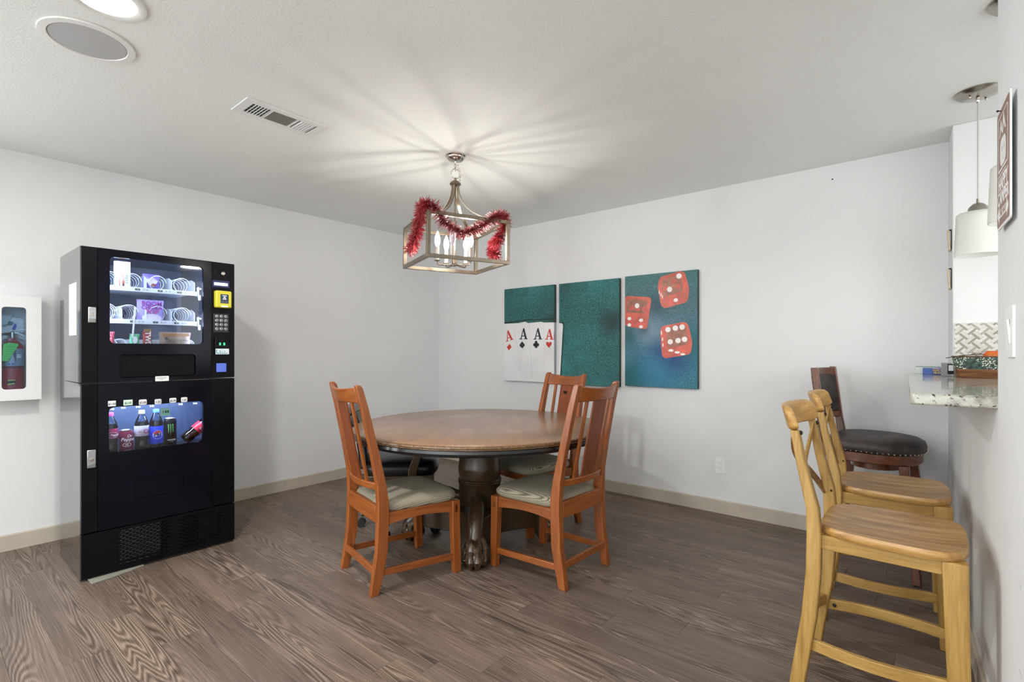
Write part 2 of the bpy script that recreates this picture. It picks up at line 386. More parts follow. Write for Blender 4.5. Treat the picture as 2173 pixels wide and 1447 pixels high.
def plate(outlines, thick, z0=0.0):
    """flat plate in local XY from closed outlines (holes allowed), from z0 to z0+thick"""
    cu = bpy.data.curves.new('c', 'CURVE'); cu.dimensions = '2D'; cu.fill_mode = 'BOTH'; cu.extrude = thick/2
    for ol in outlines:
        sp = cu.splines.new('POLY'); sp.points.add(len(ol)-1); sp.use_cyclic_u = True
        for p, q in zip(sp.points, ol): p.co = (q[0], q[1], 0, 1)
    ob = bpy.data.objects.new('c', cu); me = bpy.data.meshes.new_from_object(ob)
    bpy.data.objects.remove(ob); bpy.data.curves.remove(cu)
    me.transform(Matrix.Translation((0, 0, z0+thick/2)))
    b = bmesh.new(); b.from_mesh(me); bmesh.ops.remove_doubles(b, verts=b.verts[:], dist=1e-6); b.to_mesh(me); b.free()
    return me
def text_mesh(s, size, thick=0.0003, sx=1.0, shear=0.0, bold=0.0, align='CENTER'):
    cu = bpy.data.curves.new('t', 'FONT'); cu.body = s; cu.size = size; cu.align_x = align; cu.align_y = 'CENTER'; cu.extrude = thick/2; cu.shear = shear; cu.offset = bold; cu.resolution_u = 3
    ob = bpy.data.objects.new('t', cu); me = bpy.data.meshes.new_from_object(ob)
    bpy.data.objects.remove(ob); bpy.data.curves.remove(cu)
    me.transform(Matrix.Diagonal((sx, 1, 1, 1)) @ Matrix.Translation((0, 0, thick/2)))
    return me
def frame_m(origin, X, Y):
    X = Vector(X).normalized(); Y = Vector(Y).normalized(); Z = X.cross(Y)
    m = Matrix((X, Y, Z)).transposed().to_4x4(); m.translation = Vector(origin); return m
def MF(x, y, z): return frame_m((x, y, z), (1, 0, 0), (0, 0, 1))       # facing -Y
def MA(x, y, z): return frame_m((x, y, z), (0, -1, 0), (0, 0, 1))      # facing -X
def put(name, me, mat, parent, M, **kw):
    if isinstance(me, bmesh.types.BMesh):
        me2 = bpy.data.meshes.new(name); bmesh.ops.recalc_face_normals(me, faces=me.faces[:]); me.to_mesh(me2); me.free(); me = me2
    me.transform(M); return obj(name, me, mat, parent, world=True, **kw)
def merge(meshes):
    b = bmesh.new()
    for me in meshes: b.from_mesh(me); bpy.data.meshes.remove(me)
    me = bpy.data.meshes.new('m'); b.to_mesh(me); b.free(); return me
def moved(me, x, y, z=0, rot=0, s=1.0):
    me.transform(Matrix.Translation((x, y, z)) @ Matrix.Rotation(rot, 4, 'Z') @ Matrix.Scale(s, 4)); return me

# ================================================================ SETTING
H = 2.44
def wy(x): return -0.073-0.045*(3.915-x)      # face line of the bar wall
b = nb(); box(b, -4.6, 4.05, -3.2, 4.45, -0.12, -0.006); floor = structure(obj('floor', b, plain('subfloor', '3a302a', 0.8), smooth=0))
PW, k = 0.1427, 0
x = 1.255-0.1427*11
cols = []
while x < 3.914:
    cols.append((x, min(x+PW, 3.914))); x += PW
for i, (xa, xb) in enumerate(cols):
    y = -0.75-random.random()*0.9
    if i == 11: y = 1.485-1.22*2
    if i == 12: y = 1.312-1.22*2
    while y < 4.329:
        ye = min(y+1.22, 4.329)
        if ye > -0.7:
            ya = max(y, -0.9)
            cx, cy = (xa+xb)/2, (y+ye)/2; hx = (xb-xa)/2-0.0003; g = 0.0006
            if cx > 3.6: ya = max(ya, -0.2); cyy = cy
            b = nb(); a0, a1 = ya-cy+0.0003, ye-cy-0.0003
            rings = [[(-hx, a0, -0.006), (hx, a0, -0.006), (hx, a1, -0.006), (-hx, a1, -0.006)],
                     [(-hx, a0, -g), (hx, a0, -g), (hx, a1, -g), (-hx, a1, -g)],
                     [(-hx+g, a0+g, 0), (hx-g, a0+g, 0), (hx-g, a1-g, 0), (-hx+g, a1-g, 0)]]
            loft(b, rings)
            o = obj('plank', b, M_plank, floor, smooth=0); o.location = (cx, cy, 0)
        y = ye
# the rest of the boards, behind and beside the camera, out of sight
b = nb(); box(b, -4.6, cols[0][0]-0.001, -3.2, 4.329, -0.006, 0); box(b, cols[0][0], 4.0, -3.2, -0.902, -0.006, 0)
obj('plank_field', b, M_plank, floor, smooth=0)
b = nb(); box(b, -4.6, 4.05, -3.2, 4.45, H, H+0.1); structure(obj('ceiling', b, M_ceil, smooth=0))
b = nb(); box(b, -4.6, 4.05, 4.33, 4.45, 0, H); structure(obj('wall_left', b, M_wall, smooth=0))
b = nb(); box(b, 3.915, 4.05, -0.09, 4.33, 0, H); structure(obj('wall_back', b, M_wall, smooth=0))
# pillar / kitchen end wall
b = nb(); loft(b, [[(3.643, wy(3.643), z), (3.643, -3.2, z), (4.05, -3.2, z), (4.05, wy(3.915), z), (3.915, wy(3.915), z)] for z in (0, H)])
structure(obj('wall_kitchen', b, M_wall, bev=0.006, smooth=0))
# bar wall: full height near part and knee wall under the counter
XE = 2.121; TH = 0.13
def wallseg(name, xa, xb, z0, z1, mat):
    b = nb(); loft(b, [[(xa, wy(xa), z), (xb, wy(xb), z), (xb, wy(xb)-TH, z), (xa, wy(xa)-TH, z)] for z in (z0, z1)])
    return structure(obj(name, b, mat, smooth=0))
wallseg('wall_right', -3.5, XE, 0, H, M_wallR)
wallseg('wall_bar', XE+0.0005, 3.6425, 0, 1.0385, M_wallR)
def baseb(name, pts, h=0.098, t=0.013, mat=M_base):
    b = nb(); loft(b, [[(px, py, 0), (px+nx*t, py+ny*t, 0), (px+nx*t, py+ny*t, h-0.006), (px+nx*(t-0.006), py+ny*(t-0.006), h), (px, py, h)] for px, py, nx, ny in pts])
    return structure(obj(name, b, mat, smooth=30))
baseb('baseboard_left', [(-4.6, 4.33, 0, -1), (3.915, 4.33, 0, -1)])
baseb('baseboard_back', [(3.915, 4.317, -1, 0), (3.915, wy(3.915)+.001, -1, 0)])
baseb('baseboard_right', [(-3.5, wy(-3.5), 0, 1), (3.90, wy(3.90), 0, 1)])
# counter (lifts off the knee wall)
ct = thing('bar_countertop', 'speckled granite bar counter resting on the knee wall beside the stools', 'counter', (3.0, -0.15, 1.04))
me = plate([[(2.123, 0.050), (2.135, 0.056), (3.912, 0.112), (3.912, wy(3.912)+0.003), (3.641, wy(3.641)+0.003), (3.641, -0.62), (2.125, -0.62), (2.122, wy(2.12))]], 0.038, 1.040)
obj('slab', me, M_granite, ct, world=True, bev=0.006, seg=3)
# basket-weave tile splash on the pillar, kitchen side
ts = thing('tile_backsplash', 'grey and taupe basket-weave tile splash above the counter on the white pillar', 'tiles', (3.643, -0.3, 1.08))
b = nb(); box(b, 3.637, 3.6425, -0.62, wy(3.643)-0.004, 1.079, 1.366); obj('grout', b, plain('grout', 'd8d8d4', 0.8), ts, world=True, smooth=0)
ty0, ty1, tz0, tz1 = -0.61, wy(3.643)-0.008, 1.081, 1.362
mt_d = [plain('tile_taupe', '8f877c', 0.3), plain('tile_grey', 'a39c92', 0.3)]; mt_l = [plain('tile_light', 'c9c5bd', 0.25), plain('tile_pale', 'd3d0ca', 0.25)]; mt_w = plain('tile_white', 'ecebe8', 0.25)
def clip_poly(poly):
    for ax, lim, sg in ((0, ty0, 1), (0, ty1, -1), (1, tz0, 1), (1, tz1, -1)):
        out = []
        for i in range(len(poly)):
            p, q = poly[i], poly[(i+1) % len(poly)]
            dp, dq = (p[ax]-lim)*sg, (q[ax]-lim)*sg
            if dp >= 0: out.append(p)
            if dp*dq < 0:
                t = dp/(dp-dq); out.append((p[0]+(q[0]-p[0])*t, p[1]+(q[1]-p[1])*t))
        poly = out
        if len(poly) < 3: return None
    return poly
def tile(pts, mat):
    p = clip_poly(pts)
    if not p: return
    ar = abs(sum(p[i][0]*p[(i+1) % len(p)][1]-p[(i+1) % len(p)][0]*p[i][1] for i in range(len(p))))/2
    if ar < 4e-6: return
    bb = nb(); cy = sum(q[0] for q in p)/len(p); cz = sum(q[1] for q in p)/len(p)
    loft(bb, [[(3.6372, q[0], q[1]) for q in p], [(3.6355, cy+(q[0]-cy)*0.97, cz+(q[1]-cz)*0.97) for q in p]])
    obj('tile', bb, mat, ts, world=True, smooth=0)
S_, L_, W_ = 0.035, 0.0455, 0.0235
c45 = math.sqrt(0.5)
def blk(u0, v0, u1, v1, mat):
    g = 0.0007
    pts = [(u0+g, v0+g), (u1-g, v0+g), (u1-g, v1-g), (u0+g, v1-g)]
    tile([((-(u-v)*c45)-0.30, (u+v)*c45+1.10) for u, v in pts], mat)
for i in range(-12, 14):
    for j in range(-12, 14):
        if (i+j) % 2: continue
        u, v = i*S_, j*S_
        cy, cz = -(u-v)*c45-0.30, (u+v)*c45+1.10
        if not (ty0-0.05 < cy < ty1+0.05 and tz0-0.05 < cz < tz1+0.05): continue
        blk(u, v, u+L_, v+0.0095, random.choice(mt_d)); blk(u, v+0.0095, u+L_, v+W_, random.choice(mt_l))
        blk(u+L_, v-(L_-W_)/2, u+L_+0.0095, v-(L_-W_)/2+L_, random.choice(mt_d)); blk(u+L_+0.0095, v-(L_-W_)/2, u+2*S_, v-(L_-W_)/2+L_, random.choice(mt_l))

# ================================================================ CEILING FITTINGS
def downlight():
    t = thing('recessed_downlight', 'round white recessed ceiling light glowing above the vending machine', 'light', (0.455, 2.215, H))
    n = 40
    b = nb(); loft(b, [circ(0, 0, -0.0005, 0.118, n), circ(0, 0, -0.006, 0.115, n), circ(0, 0, -0.008, 0.1, n), circ(0, 0, -0.004, 0.088, n)], cap=False); obj('trim_ring', b, M_white, t)
    b = nb(); lathe(b, [(0.088, -0.002), (0.086, -0.004)], n=n); obj('lens', b, emis('downlight_lens', 'fff6ea', 5), t)
    l = area('downlight_glow', (0.455, 2.215, H-0.02), (0, 0, 0), 0.15, 30, DL)
downlight()
t = thing('ceiling_speaker', 'round white grille ceiling speaker beside the recessed light', 'speaker', (0.47, 2.565, H))
b = nb(); loft(b, [circ(0, 0, -0.0005, 0.152, 48), circ(0, 0, -0.006, 0.15, 48), circ(0, 0, -0.007, 0.125, 48), circ(0, 0, -0.002, 0.122, 48)], cap=False); obj('rim', b, M_white, t)
b = nb(); lathe(b, [(0.121, -0.0015), (0.12, -0.005), (0.06, -0.0065), (0.001, -0.007)], n=48); obj('grille', b, plain('speaker_mesh', 'bdbec0', 0.6, 0, 0.05, 300, bmp=0.4), t)
# vent: long side along X
t = thing('ceiling_vent', 'white slotted air register in the ceiling between speaker and lantern', 'vent', (1.27, 2.635, H))
Mv = frame_m((0, 0, 0), (1, 0, 0), (0, -1, 0))
W2, D2 = 0.208, 0.098
slots = [(-0.165, -0.075), (-0.062, 0.062), (0.075, 0.165)]
me = plate([rrect(-W2, -D2, W2, D2, 0.004)]+[[(a, -0.06), (b_, -0.06), (b_, 0.06), (a, 0.06)] for a, b_ in slots], 0.006)
me.transform(Matrix.Translation((0, 0, -0.007))); obj('face_plate', me, M_whitemetal, t, smooth=20)
b = nb(); box(b, -0.17, 0.17, -0.065, 0.065, -0.0005, 0); obj('duct_back', b, M_darkin, t, smooth=0)
for i in range(6):
    for a0 in (-0.165, 0.079):
        xx = a0+0.012+i*0.0148; sg = 1 if a0 < 0 else -1
        b = nb(); loft(b, [[(xx, yy, -0.007), (xx+0.006, yy, -0.007), (xx+0.006+0.004*sg, yy, -0.001), (xx+0.004*sg, yy, -0.001)] for yy in (-0.06, 0.06)]); obj('louvre', b, M_whitemetal, t, smooth=0)
for i in range(10):
    yy = -0.056+i*0.0122
    b = nb(); loft(b, [[(xx, yy, -0.007), (xx, yy+0.004, -0.007), (xx, yy+0.008, -0.001), (xx, yy+0.004, -0.001)] for xx in (-0.062, 0.062)]); obj('louvre', b, plain('louvre_grey', 'b0aaa6', 0.5), t, smooth=0)
for yy in (-0.03, 0.0, 0.03):
    b = nb(); box(b, -0.165, -0.075, yy-0.002, yy+0.002, -0.0015, -0.0005); obj('damper_bar', b, M_steel, t, smooth=0)

# ================================================================ LANTERN + GARLAND
lan = thing('lantern_pendant', 'nickel open box pendant lamp with candle bulbs over the round table', 'lamp', (2.217, 2.311, 1.744), R(-23.5))
HH = 0.26; BW = 0.0215; HT = 0.265
def bar(x0, x1, y0, y1, z0, z1): bb = nb(); box(bb, x0, x1, y0, y1, z0, z1); return obj('frame_bar', bb, M_nickel, lan, bev=0.001)
for z0 in (0, HT-BW):
    for s in (-1, 1):
        bar(-HH, HH, s*HH-(BW if s > 0 else 0), s*HH+(BW if s < 0 else 0), z0, z0+BW)
        bar(s*HH-(BW if s > 0 else 0), s*HH+(BW if s < 0 else 0), -HH+BW, HH-BW, z0, z0+BW)
for sx in (-1, 1):
    for sy in (-1, 1):
        xa = sx*HH-(BW if sx > 0 else 0); ya = sy*HH-(BW if sy > 0 else 0)
        bar(xa, xa+BW, ya, ya+BW, BW, HT-BW)
ztop = 2.271-1.744
for i in range(4):
    a = R(45+90*i); pts = []
    for k2 in range(13):
        s = k2/12; r = 0.022+(0.345-0.022)*(s**2.1); z = ztop-0.012-(ztop-0.012-HT-0.001)*(1-(1-s)**1.55)
        pts.append((r, z))
    bb = nb(); rings = []
    ca, sa = math.cos(a), math.sin(a)
    for (r, z) in pts:
        w = 0.009; th = 0.0035
        rings.append([(ca*(r-th)-sa*w, sa*(r-th)+ca*w, z-th*0.5), (ca*(r-th)+sa*w, sa*(r-th)-ca*w, z-th*0.5), (ca*r+sa*w, sa*r-ca*w, z+th*0.5), (ca*r-sa*w, sa*r+ca*w, z+th*0.5)])
    obj('curved_strap', loft(bb, rings), M_nickel, lan)
b = nb(); lathe(b, [(0.03, ztop-0.018), (0.036, ztop-0.01), (0.034, ztop-0.003), (0.018, ztop+0.01), (0.007, ztop+0.014), (0.006, ztop+0.03)]); obj('top_cap', b, M_nickel, lan)
b = nb(); tube(b, [(0, 0, ztop), (0, 0, 0.06)], 0.005); obj('centre_rod', b, M_nickel, lan)
b = nb(); tube(b, [(0.028*math.cos(a_), 0, ztop+0.055+0.03*math.sin(a_)) for a_ in [2*PI*i/20 for i in range(20)]], 0.0028, 6, closed=True); obj('loop_ring', b, M_chrome, lan)
ch = nb(); zc = ztop+0.085
for i in range(3):
    pts = []
    for k2 in range(12):
        a_ = 2*PI*k2/12; u, w = 0.006*math.cos(a_), 0.0125*math.sin(a_)
        pts.append((u if i % 2 else 0, 0 if i % 2 else u, zc+i*0.0195+w))
    tube(ch, pts, 0.0018, 5, closed=True)
obj('chain', ch, M_chrome, lan)
ch = nb()
for i in range(7):      # slack spare chain at the side
    cz = ztop+0.10-i*0.018; cx = 0.012+0.016*math.sin(i*0.45); pts = []
    for k2 in range(10):
        a_ = 2*PI*k2/10; u, w = 0.005*math.cos(a_), 0.0115*math.sin(a_)
        pts.append((cx+(u if i % 2 else 0), (0 if i % 2 else u)-0.012, cz+w))
    tube(ch, pts, 0.0015, 5, closed=True)
obj('spare_chain', ch, M_chrome, lan)
zc2 = H-1.744
b = nb(); lathe(b, [(0.064, zc2-0.0005), (0.064, zc2-0.006), (0.057, zc2-0.012), (0.055, zc2-0.02), (0.044, zc2-0.031), (0.02, zc2-0.036), (0.008, zc2-0.037), (0.006, zc2-0.047)], n=40); obj('canopy', b, M_chrome, lan)
b = nb(); lathe(b, [(0.004, 0.0), (0.016, 0.004), (0.018, 0.012), (0.014, 0.03), (0.01, 0.055), (0.005, 0.06)]); obj('hub', b, M_nickel, lan)
fw = math.atan2(-0.6386, -0.7695)-R(-23.5)     # towards the near side of the room
for i in range(5):
    a = fw+R(72*i); ca, sa = math.cos(a), math.sin(a); rr = 0.108
    bb = nb(); tube(bb, [(ca*0.012, sa*0.012, 0.012), (ca*0.05, sa*0.05, 0.008), (ca*0.09, sa*0.09, 0.006), (ca*rr*0.985, sa*rr*0.985, 0.012), (ca*rr, sa*rr, 0.03)], 0.004, 8); arm = obj('arm', bb, M_nickel, lan)
    bb = nb(); lathe(bb, [(0.004, 0.026), (0.017, 0.03), (0.018, 0.034), (0.006, 0.036)], ca*rr, sa*rr, 16); obj('drip_cup', bb, M_nickel, arm)
    bb = nb(); lathe(bb, [(0.011, 0.034), (0.011, 0.115), (0.006, 0.118)], ca*rr, sa*rr, 16); obj('candle_sleeve', bb, plain('candle_sleeve', 'c8bcb0', 0.45), arm)
    bb = nb(); lathe(bb, [(0.008, 0.117), (0.013, 0.13), (0.0185, 0.15), (0.0165, 0.175), (0.008, 0.2), (0.002, 0.215)], ca*rr, sa*rr, 16)
    obj('bulb', bb, M_bulb if i else plain('unlit_frosted_bulb', 'c9c4d0', 0.2), arm, label=None if i else 'unlit bulb')
    if i:
        bb = nb(); lathe(bb, [(0.003, 0.140), (0.0035, 0.15), (0.003, 0.172)], ca*rr, sa*rr, 8); obj('filament', bb, M_filament, arm)
lan.rotation_euler = (R(0.9)*math.cos(R(-50)), R(0.9)*math.sin(R(-50))*0+R(0.5), R(-23.5))

gar = thing('tinsel_garland', 'red tinsel garland looped around the box pendant lamp', 'garland', (1.87, 2.17, 2.0))
path = [(2.02, 2.50, 1.842), (1.995, 2.44, 1.87), (1.975, 2.39, 1.915), (1.95, 2.34, 1.96), (1.925, 2.29, 2.0), (1.895, 2.24, 2.028), (1.875, 2.185, 2.045), (1.905, 2.16, 2.04), (1.938, 2.16, 2.008), (1.971, 2.155, 1.965), (2.008, 2.14, 1.937), (2.045, 2.124, 1.918), (2.082, 2.11, 1.9), (2.136, 2.09, 1.916), (2.178, 2.07, 1.945), (2.225, 2.04, 1.975), (2.262, 2.012, 2.02), (2.30, 2.0, 2.028), (2.34, 2.0, 2.02), (2.375, 2.03, 1.985), (2.385, 2.08, 1.93), (2.41, 2.13, 1.905), (2.44, 2.17, 1.905), (2.455, 2.2, 1.90), (2.445, 2.19, 1.865), (2.43, 2.15, 1.84), (2.445, 2.17, 1.82), (2.46, 2.2, 1.85), (2.47, 2.23, 1.88)]
def interp(path, step):
    out = []; P_ = [Vector(p) for p in path]
    for i in range(len(P_)-1):
        p0, p1, p2, p3 = P_[max(i-1, 0)], P_[i], P_[i+1], P_[min(i+2, len(P_)-1)]
        n = max(1, int((p2-p1).length/step))
        for k2 in range(n):
            t_ = k2/n; out.append(0.5*((2*p1)+(-p0+p2)*t_+(2*p0-5*p1+4*p2-p3)*t_*t_+(-p0+3*p1-3*p2+p3)*t_**3))
    out.append(P_[-1]); return out
gp = interp(path, 0.004)
b = nb(); tube(b, gp[::3], 0.003, 5); obj('cord', b, M_tinsel, gar, world=True)
b = nb()
for i, p in enumerate(gp[:-1]):
    tdir = (gp[i+1]-p).normalized()
    for k2 in range(17):
        d = Vector((random.gauss(0, 1), random.gauss(0, 1), random.gauss(0, 1))); d -= tdir*d.dot(tdir)*0.8; d.normalize()
        s = d.cross(tdir+Vector((random.uniform(-1, 1), random.uniform(-1, 1), random.uniform(-1, 1)))*0.6).normalized()*0.0019
        L = random.uniform(0.022, 0.052); q = p+d*L*0.5+s*random.uniform(-1, 1); e = p+d*L+Vector((0, 0, -0.003))+s*random.uniform(-1.5, 1.5)
        v = [b.verts.new(c_) for c_ in (p-s, p+s, q+s, q-s, e+s*0.6, e-s*0.6)]
        b.faces.new((v[0], v[1], v[2], v[3])); b.faces.new((v[3], v[2], v[4], v[5]))
me = bpy.data.meshes.new('t'); b.to_mesh(me); b.free()
obj('tinsel_strands', me, M_tinsel, gar, world=True, smooth=0, kind='stuff')

# ================================================================ ROUND TABLE
TX, TY = 2.383, 2.249; TZ = 0.749
yawc = R(39.69)
tb = thing('round_table', 'large round pedestal table with tan veneer top and black rim', 'table', (TX, TY, 0), yawc)
RT = 0.79
b = nb(); lathe(b, [(RT-0.02, TZ-0.02), (RT-0.006, TZ-0.004), (RT-0.012, TZ), (0.4, TZ), (0.001, TZ)], n=96); obj('tabletop', b, M_top, tb)
b = nb(); loft(b, [circ(0, 0, TZ-0.003, RT-0.008, 96), circ(0, 0, TZ-0.008, RT, 96), circ(0, 0, TZ-0.016, RT+0.001, 96), circ(0, 0, TZ-0.021, RT-0.006, 96), circ(0, 0, TZ-0.026, RT-0.003, 96), circ(0, 0, TZ-0.028, RT-0.008, 96), circ(0, 0, TZ-0.029, RT-0.06, 96)], cap=False); obj('carved_rim', b, M_rim, tb)
b = nb(); lathe(b, [(0.2, TZ-0.075), (RT-0.03, TZ-0.066), (RT-0.012, TZ-0.058), (RT-0.006, TZ-0.046), (RT-0.009, TZ-0.031), (RT-0.03, TZ-0.029)], n=96); obj('black_apron', b, M_rimblack, tb)
b = nb(); lathe(b, [(0.139, TZ-0.08), (0.139, 0.60), (0.135, 0.598), (0.139, 0.59), (0.142, 0.583), (0.139, 0.576), (0.134, 0.574), (0.136, 0.566), (0.14, 0.56), (0.136, 0.552), (0.132, 0.55), (0.133, 0.50), (0.137, 0.48), (0.139, 0.46), (0.136, 0.43), (0.131, 0.405), (0.137, 0.40), (0.14, 0.393), (0.136, 0.385), (0.14, 0.378), (0.137, 0.37), (0.134, 0.365), (0.134, 0.02), (0.12, 0.012)][::-1], n=48); obj('column', b, M_ped, tb)
# concave-sided plinth between the four feet
ol = []
for q in range(4):
    a0 = q*PI/2
    for k2 in range(9):
        s = k2/8; a = a0+s*PI/2; r = 0.40-0.21*math.sin(PI*s)**0.7
        ol.append((r*math.cos(a), r*math.sin(a)))
me = plate([ol], 0.15, 0.085); obj('plinth', me, M_ped, tb, bev=0.006)
for q in range(4):
    a = q*PI/2+PI
    ca, sa = math.cos(a), math.sin(a)
    def P2(r, z, w=0): return (ca*r-sa*w, sa*r+ca*w, z)
    bb = nb(); tube(bb, [P2(0.12, 0.28), P2(0.2, 0.30), P2(0.29, 0.285), P2(0.36, 0.23), P2(0.40, 0.16), P2(0.405, 0.09)], [0.03, 0.045, 0.05, 0.047, 0.042, 0.045], 14)
    leg = obj('leg', bb, M_ped, tb)
    bb = nb()
    ball(bb, P2(0.425, 0.057), 0.068, 1.0, 1.08, 0.84)
    M_claw = wood('bronzed_claw', '17100a', '3a2a1c', '6b5238', 'z', 0.25, 1.2, 0.5)
    for w, rr_ in ((-0.052, 0.43), (-0.019, 0.468), (0.019, 0.468), (0.052, 0.43)):
        tube(bb, [P2(0.40, 0.16, w*0.4), P2(rr_-0.02, 0.13, w*0.8), P2(rr_+0.004, 0.10, w), P2(rr_+0.006, 0.078, w), P2(rr_+0.014, 0.05, w), P2(rr_+0.008, 0.02, w*0.95), P2(rr_-0.004, 0.002, w*0.85)], [0.02, 0.024, 0.025, 0.020, 0.023, 0.016, 0.008], 10)
    for v_ in bb.verts: v_.co.z = max(v_.co.z, 0.0)
    obj('claw_foot', bb, M_claw, leg)

# ================================================================ DINING CHAIRS
def cushion(bm, cx, cy, hx, hy, z0, z1, n=40, pw=5.0, taper=0.0):
    def ring(s, z, fl=1.0):
        out = []
        for i in range(n):
            a = 2*PI*i/n; c_, s_ = math.cos(a), math.sin(a)
            k_ = (abs(c_)**pw+abs(s_)**pw)**(-1/pw)
            X_ = hx*s*k_*c_; Y_ = hy*s*k_*s_*(1+taper*(X_/hx))
            out.append((cx+X_, cy+Y_, z))
        return out
    h = z1-z0
    return loft(bm, [ring(0.95, z0), ring(0.985, z0+h*0.15), ring(1.0, z0+h*0.38), ring(0.99, z0+h*0.55), ring(0.95, z0+h*0.72), ring(0.87, z0+h*0.84), ring(0.7, z0+h*0.93), ring(0.45, z0+h*0.98), ring(0.15, z1), ring(0.01, z1)])
def make_chair(label, loc, rz, group):
    t = thing('dining_chair', label, 'chair', loc, rz, group)
    prof = [(0.0, 0.0, .042, .034), (.103, .02, .052, .036), (.208, .039, .058, .037), (.374, .046, .057, .037), (.45, .046, .056, .037), (.542, .038, .048, .036), (.714, .004, .042, .034), (.926, -.043, .036, .033), (1.03, -.070, .032, .032), (1.042, -.075, .026, .03), (1.047, -.078, .014, .026)]
    for s in (-1, 1):
        bb = nb(); legz(bb, [(k_+0.021, s*(0.2225-0.018-0.0175*max(0, (z-.45))/.6), z, w, d) for z, k_, w, d in prof]); obj('back_post', bb, M_orange, t, bev=0.004)
        bb = nb(); legz(bb, [(.489, s*0.222, 0, .042, .036), (.478, s*0.221, .30, .047, .042), (.477, s*0.220, .398, .047, .046)]); lg = obj('front_leg', bb, M_orange, t, bev=0.003)
        bb = nb(); box(bb, .470, .482, s*0.243-0.002, s*0.243+0.003*s+0.001, .335, .375); obj('peg', bb, M_splat, lg, bev=0.002)
        bb = nb(); rings = []
        for i in range(9):
            f = i/8; xx = .075+(.455-.075)*f; yy = s*(0.203+0.016*f); zb = .335+.018*math.sin(PI*f)
            rings.append([(xx, yy-.011, zb), (xx, yy+.011, zb), (xx, yy+.011, .398), (xx, yy-.011, .398)])
        obj('side_rail', loft(bb, rings), M_orangex, t, bev=0.002)
        bb = nb(); loft(bb, [[(xx, yy-.009, z0), (xx, yy+.009, z0), (xx, yy+.009, z0+.034), (xx, yy-.009, z0+.034)] for xx, yy, z0 in ((.05, s*.203, .086), (.472, s*.22, .072))]); obj('side_stretcher', bb, M_orangex, t, bev=0.003)
    bb = nb(); box(bb, .463, .487, -.2, .2, .345, .398); obj('front_rail', bb, M_orangey, t, bev=0.002)
    bb = nb(); box(bb, .036, .060, -.187, .187, .352, .437); obj('back_rail', bb, M_orangey, t, bev=0.002)
    bb = nb(); box(bb, .018, .036, -.188, .188, .10, .136); obj('back_stretcher', bb, M_orangex, t, bev=0.003)
    def curved(y0, y1, f0, f1, z0, z1, th, dip=0.0, n=14):
        rings = []
        for i in range(n+1):
            y = y0+(y1-y0)*i/n; c_ = 1-(y/0.19)**2; d_ = dip*c_
            a, b2 = f0-.036*c_, f1-.036*c_
            rings.append([(a-th/2, y, z0), (a+th/2, y, z0), (b2+th/2, y, z1-d_), (b2-th/2, y, z1-d_)])
        return rings
    bb = nb(); loft(bb, curved(-.176, .176, -.030, -.052, .955, 1.040, .022, .018)); obj('crest_rail', bb, M_orangey, t, bev=0.005)
    bb = nb(); loft(bb, curved(-.188, .188, .058, .052, .513, .549, .022)); obj('lower_rail', bb, M_orangey, t, bev=0.004)
    def slat(yc, w, th, mat, nm):
        rings = []
        for z in (.546, .65, .75, .85, .958):
            f = (z-.546)/.41; c_ = 1-(yc/0.19)**2; xx = .052-.082*f-.036*c_
            rings.append([(xx-th/2, yc-w/2, z), (xx+th/2, yc-w/2, z), (xx+th/2, yc+w/2, z), (xx-th/2, yc+w/2, z)])
        o_ = nb(); loft(o_, rings); return obj(nm, o_, mat, t, bev=0.0015)
    for s in (-1, 1): slat(s*.107, .022, .013, M_orange, 'slat')
    sp = slat(0, .125, .010, M_splat, 'splat')
    for s in (-1, 1):
        bb = nb(); box(bb, -.050, -.0385, s*.008-.004, s*.008+.004, .895, .912); obj('inlay', bb, M_darkin, sp)
    bb = nb(); cushion(bb, .287, 0, .228, .222, .396, .462, pw=6, taper=.07); obj('seat_cushion', bb, M_fabric, t, smooth=60)
    return t
chA = make_chair('orange-brown slat-back dining chair nearest the vending machine, back turned left', (1.541-0.021*math.cos(R(-12.5)), 2.335-0.021*math.sin(R(-12.5)), 0), R(-12.5), 'slat-back dining chairs at the round table')
chB = dup(chA, (2.354, 1.432-0.018, 0), R(88), 'orange-brown slat-back dining chair in front of the table, below the dice canvas', 'slat-back dining chairs at the round table')
chC = dup(chA, (3.135, 2.13, 0), R(168), 'orange-brown slat-back dining chair behind the table, against the card canvas', 'slat-back dining chairs at the round table')

# ================================================================ CASTER CHAIR (behind the left dining chair)
cc = thing('caster_chair', 'black leather seat caster chair with dark wooden arms behind the table', 'chair', (2.235, 2.84, 0), R(-44))
bb = nb(); cushion(bb, 0, 0, .25, .26, .40, .50, pw=4.5); obj('seat', bb, M_blackleather, cc, smooth=60)
bb = nb(); box(bb, -.22, .22, -.23, .23, .36, .40); obj('seat_frame', bb, M_ped, cc, bev=.006)
rings = []
for i in range(7):
    f = i/6; z = .44+.36*f; xx = -.235-.08*f*f; hw = .21-.02*f
    rings.append([(xx-.03, -hw, z), (xx-.045, 0, z), (xx-.03, hw, z), (xx+.03, hw, z), (xx+.015, 0, z), (xx+.03, -hw, z)])
bb = nb(); loft(bb, rings); obj('backrest', bb, M_blackleather, cc, bev=.015)
bb = nb(); rings = [[(-.365, y, .795), (-.305, y, .795), (-.31, y, .85-.3*y*y), (-.375, y, .85-.3*y*y)] for y in (-.2, -.1, 0, .1, .2)]; loft(bb, rings); obj('crest_rail', bb, M_ped, cc, bev=.01)
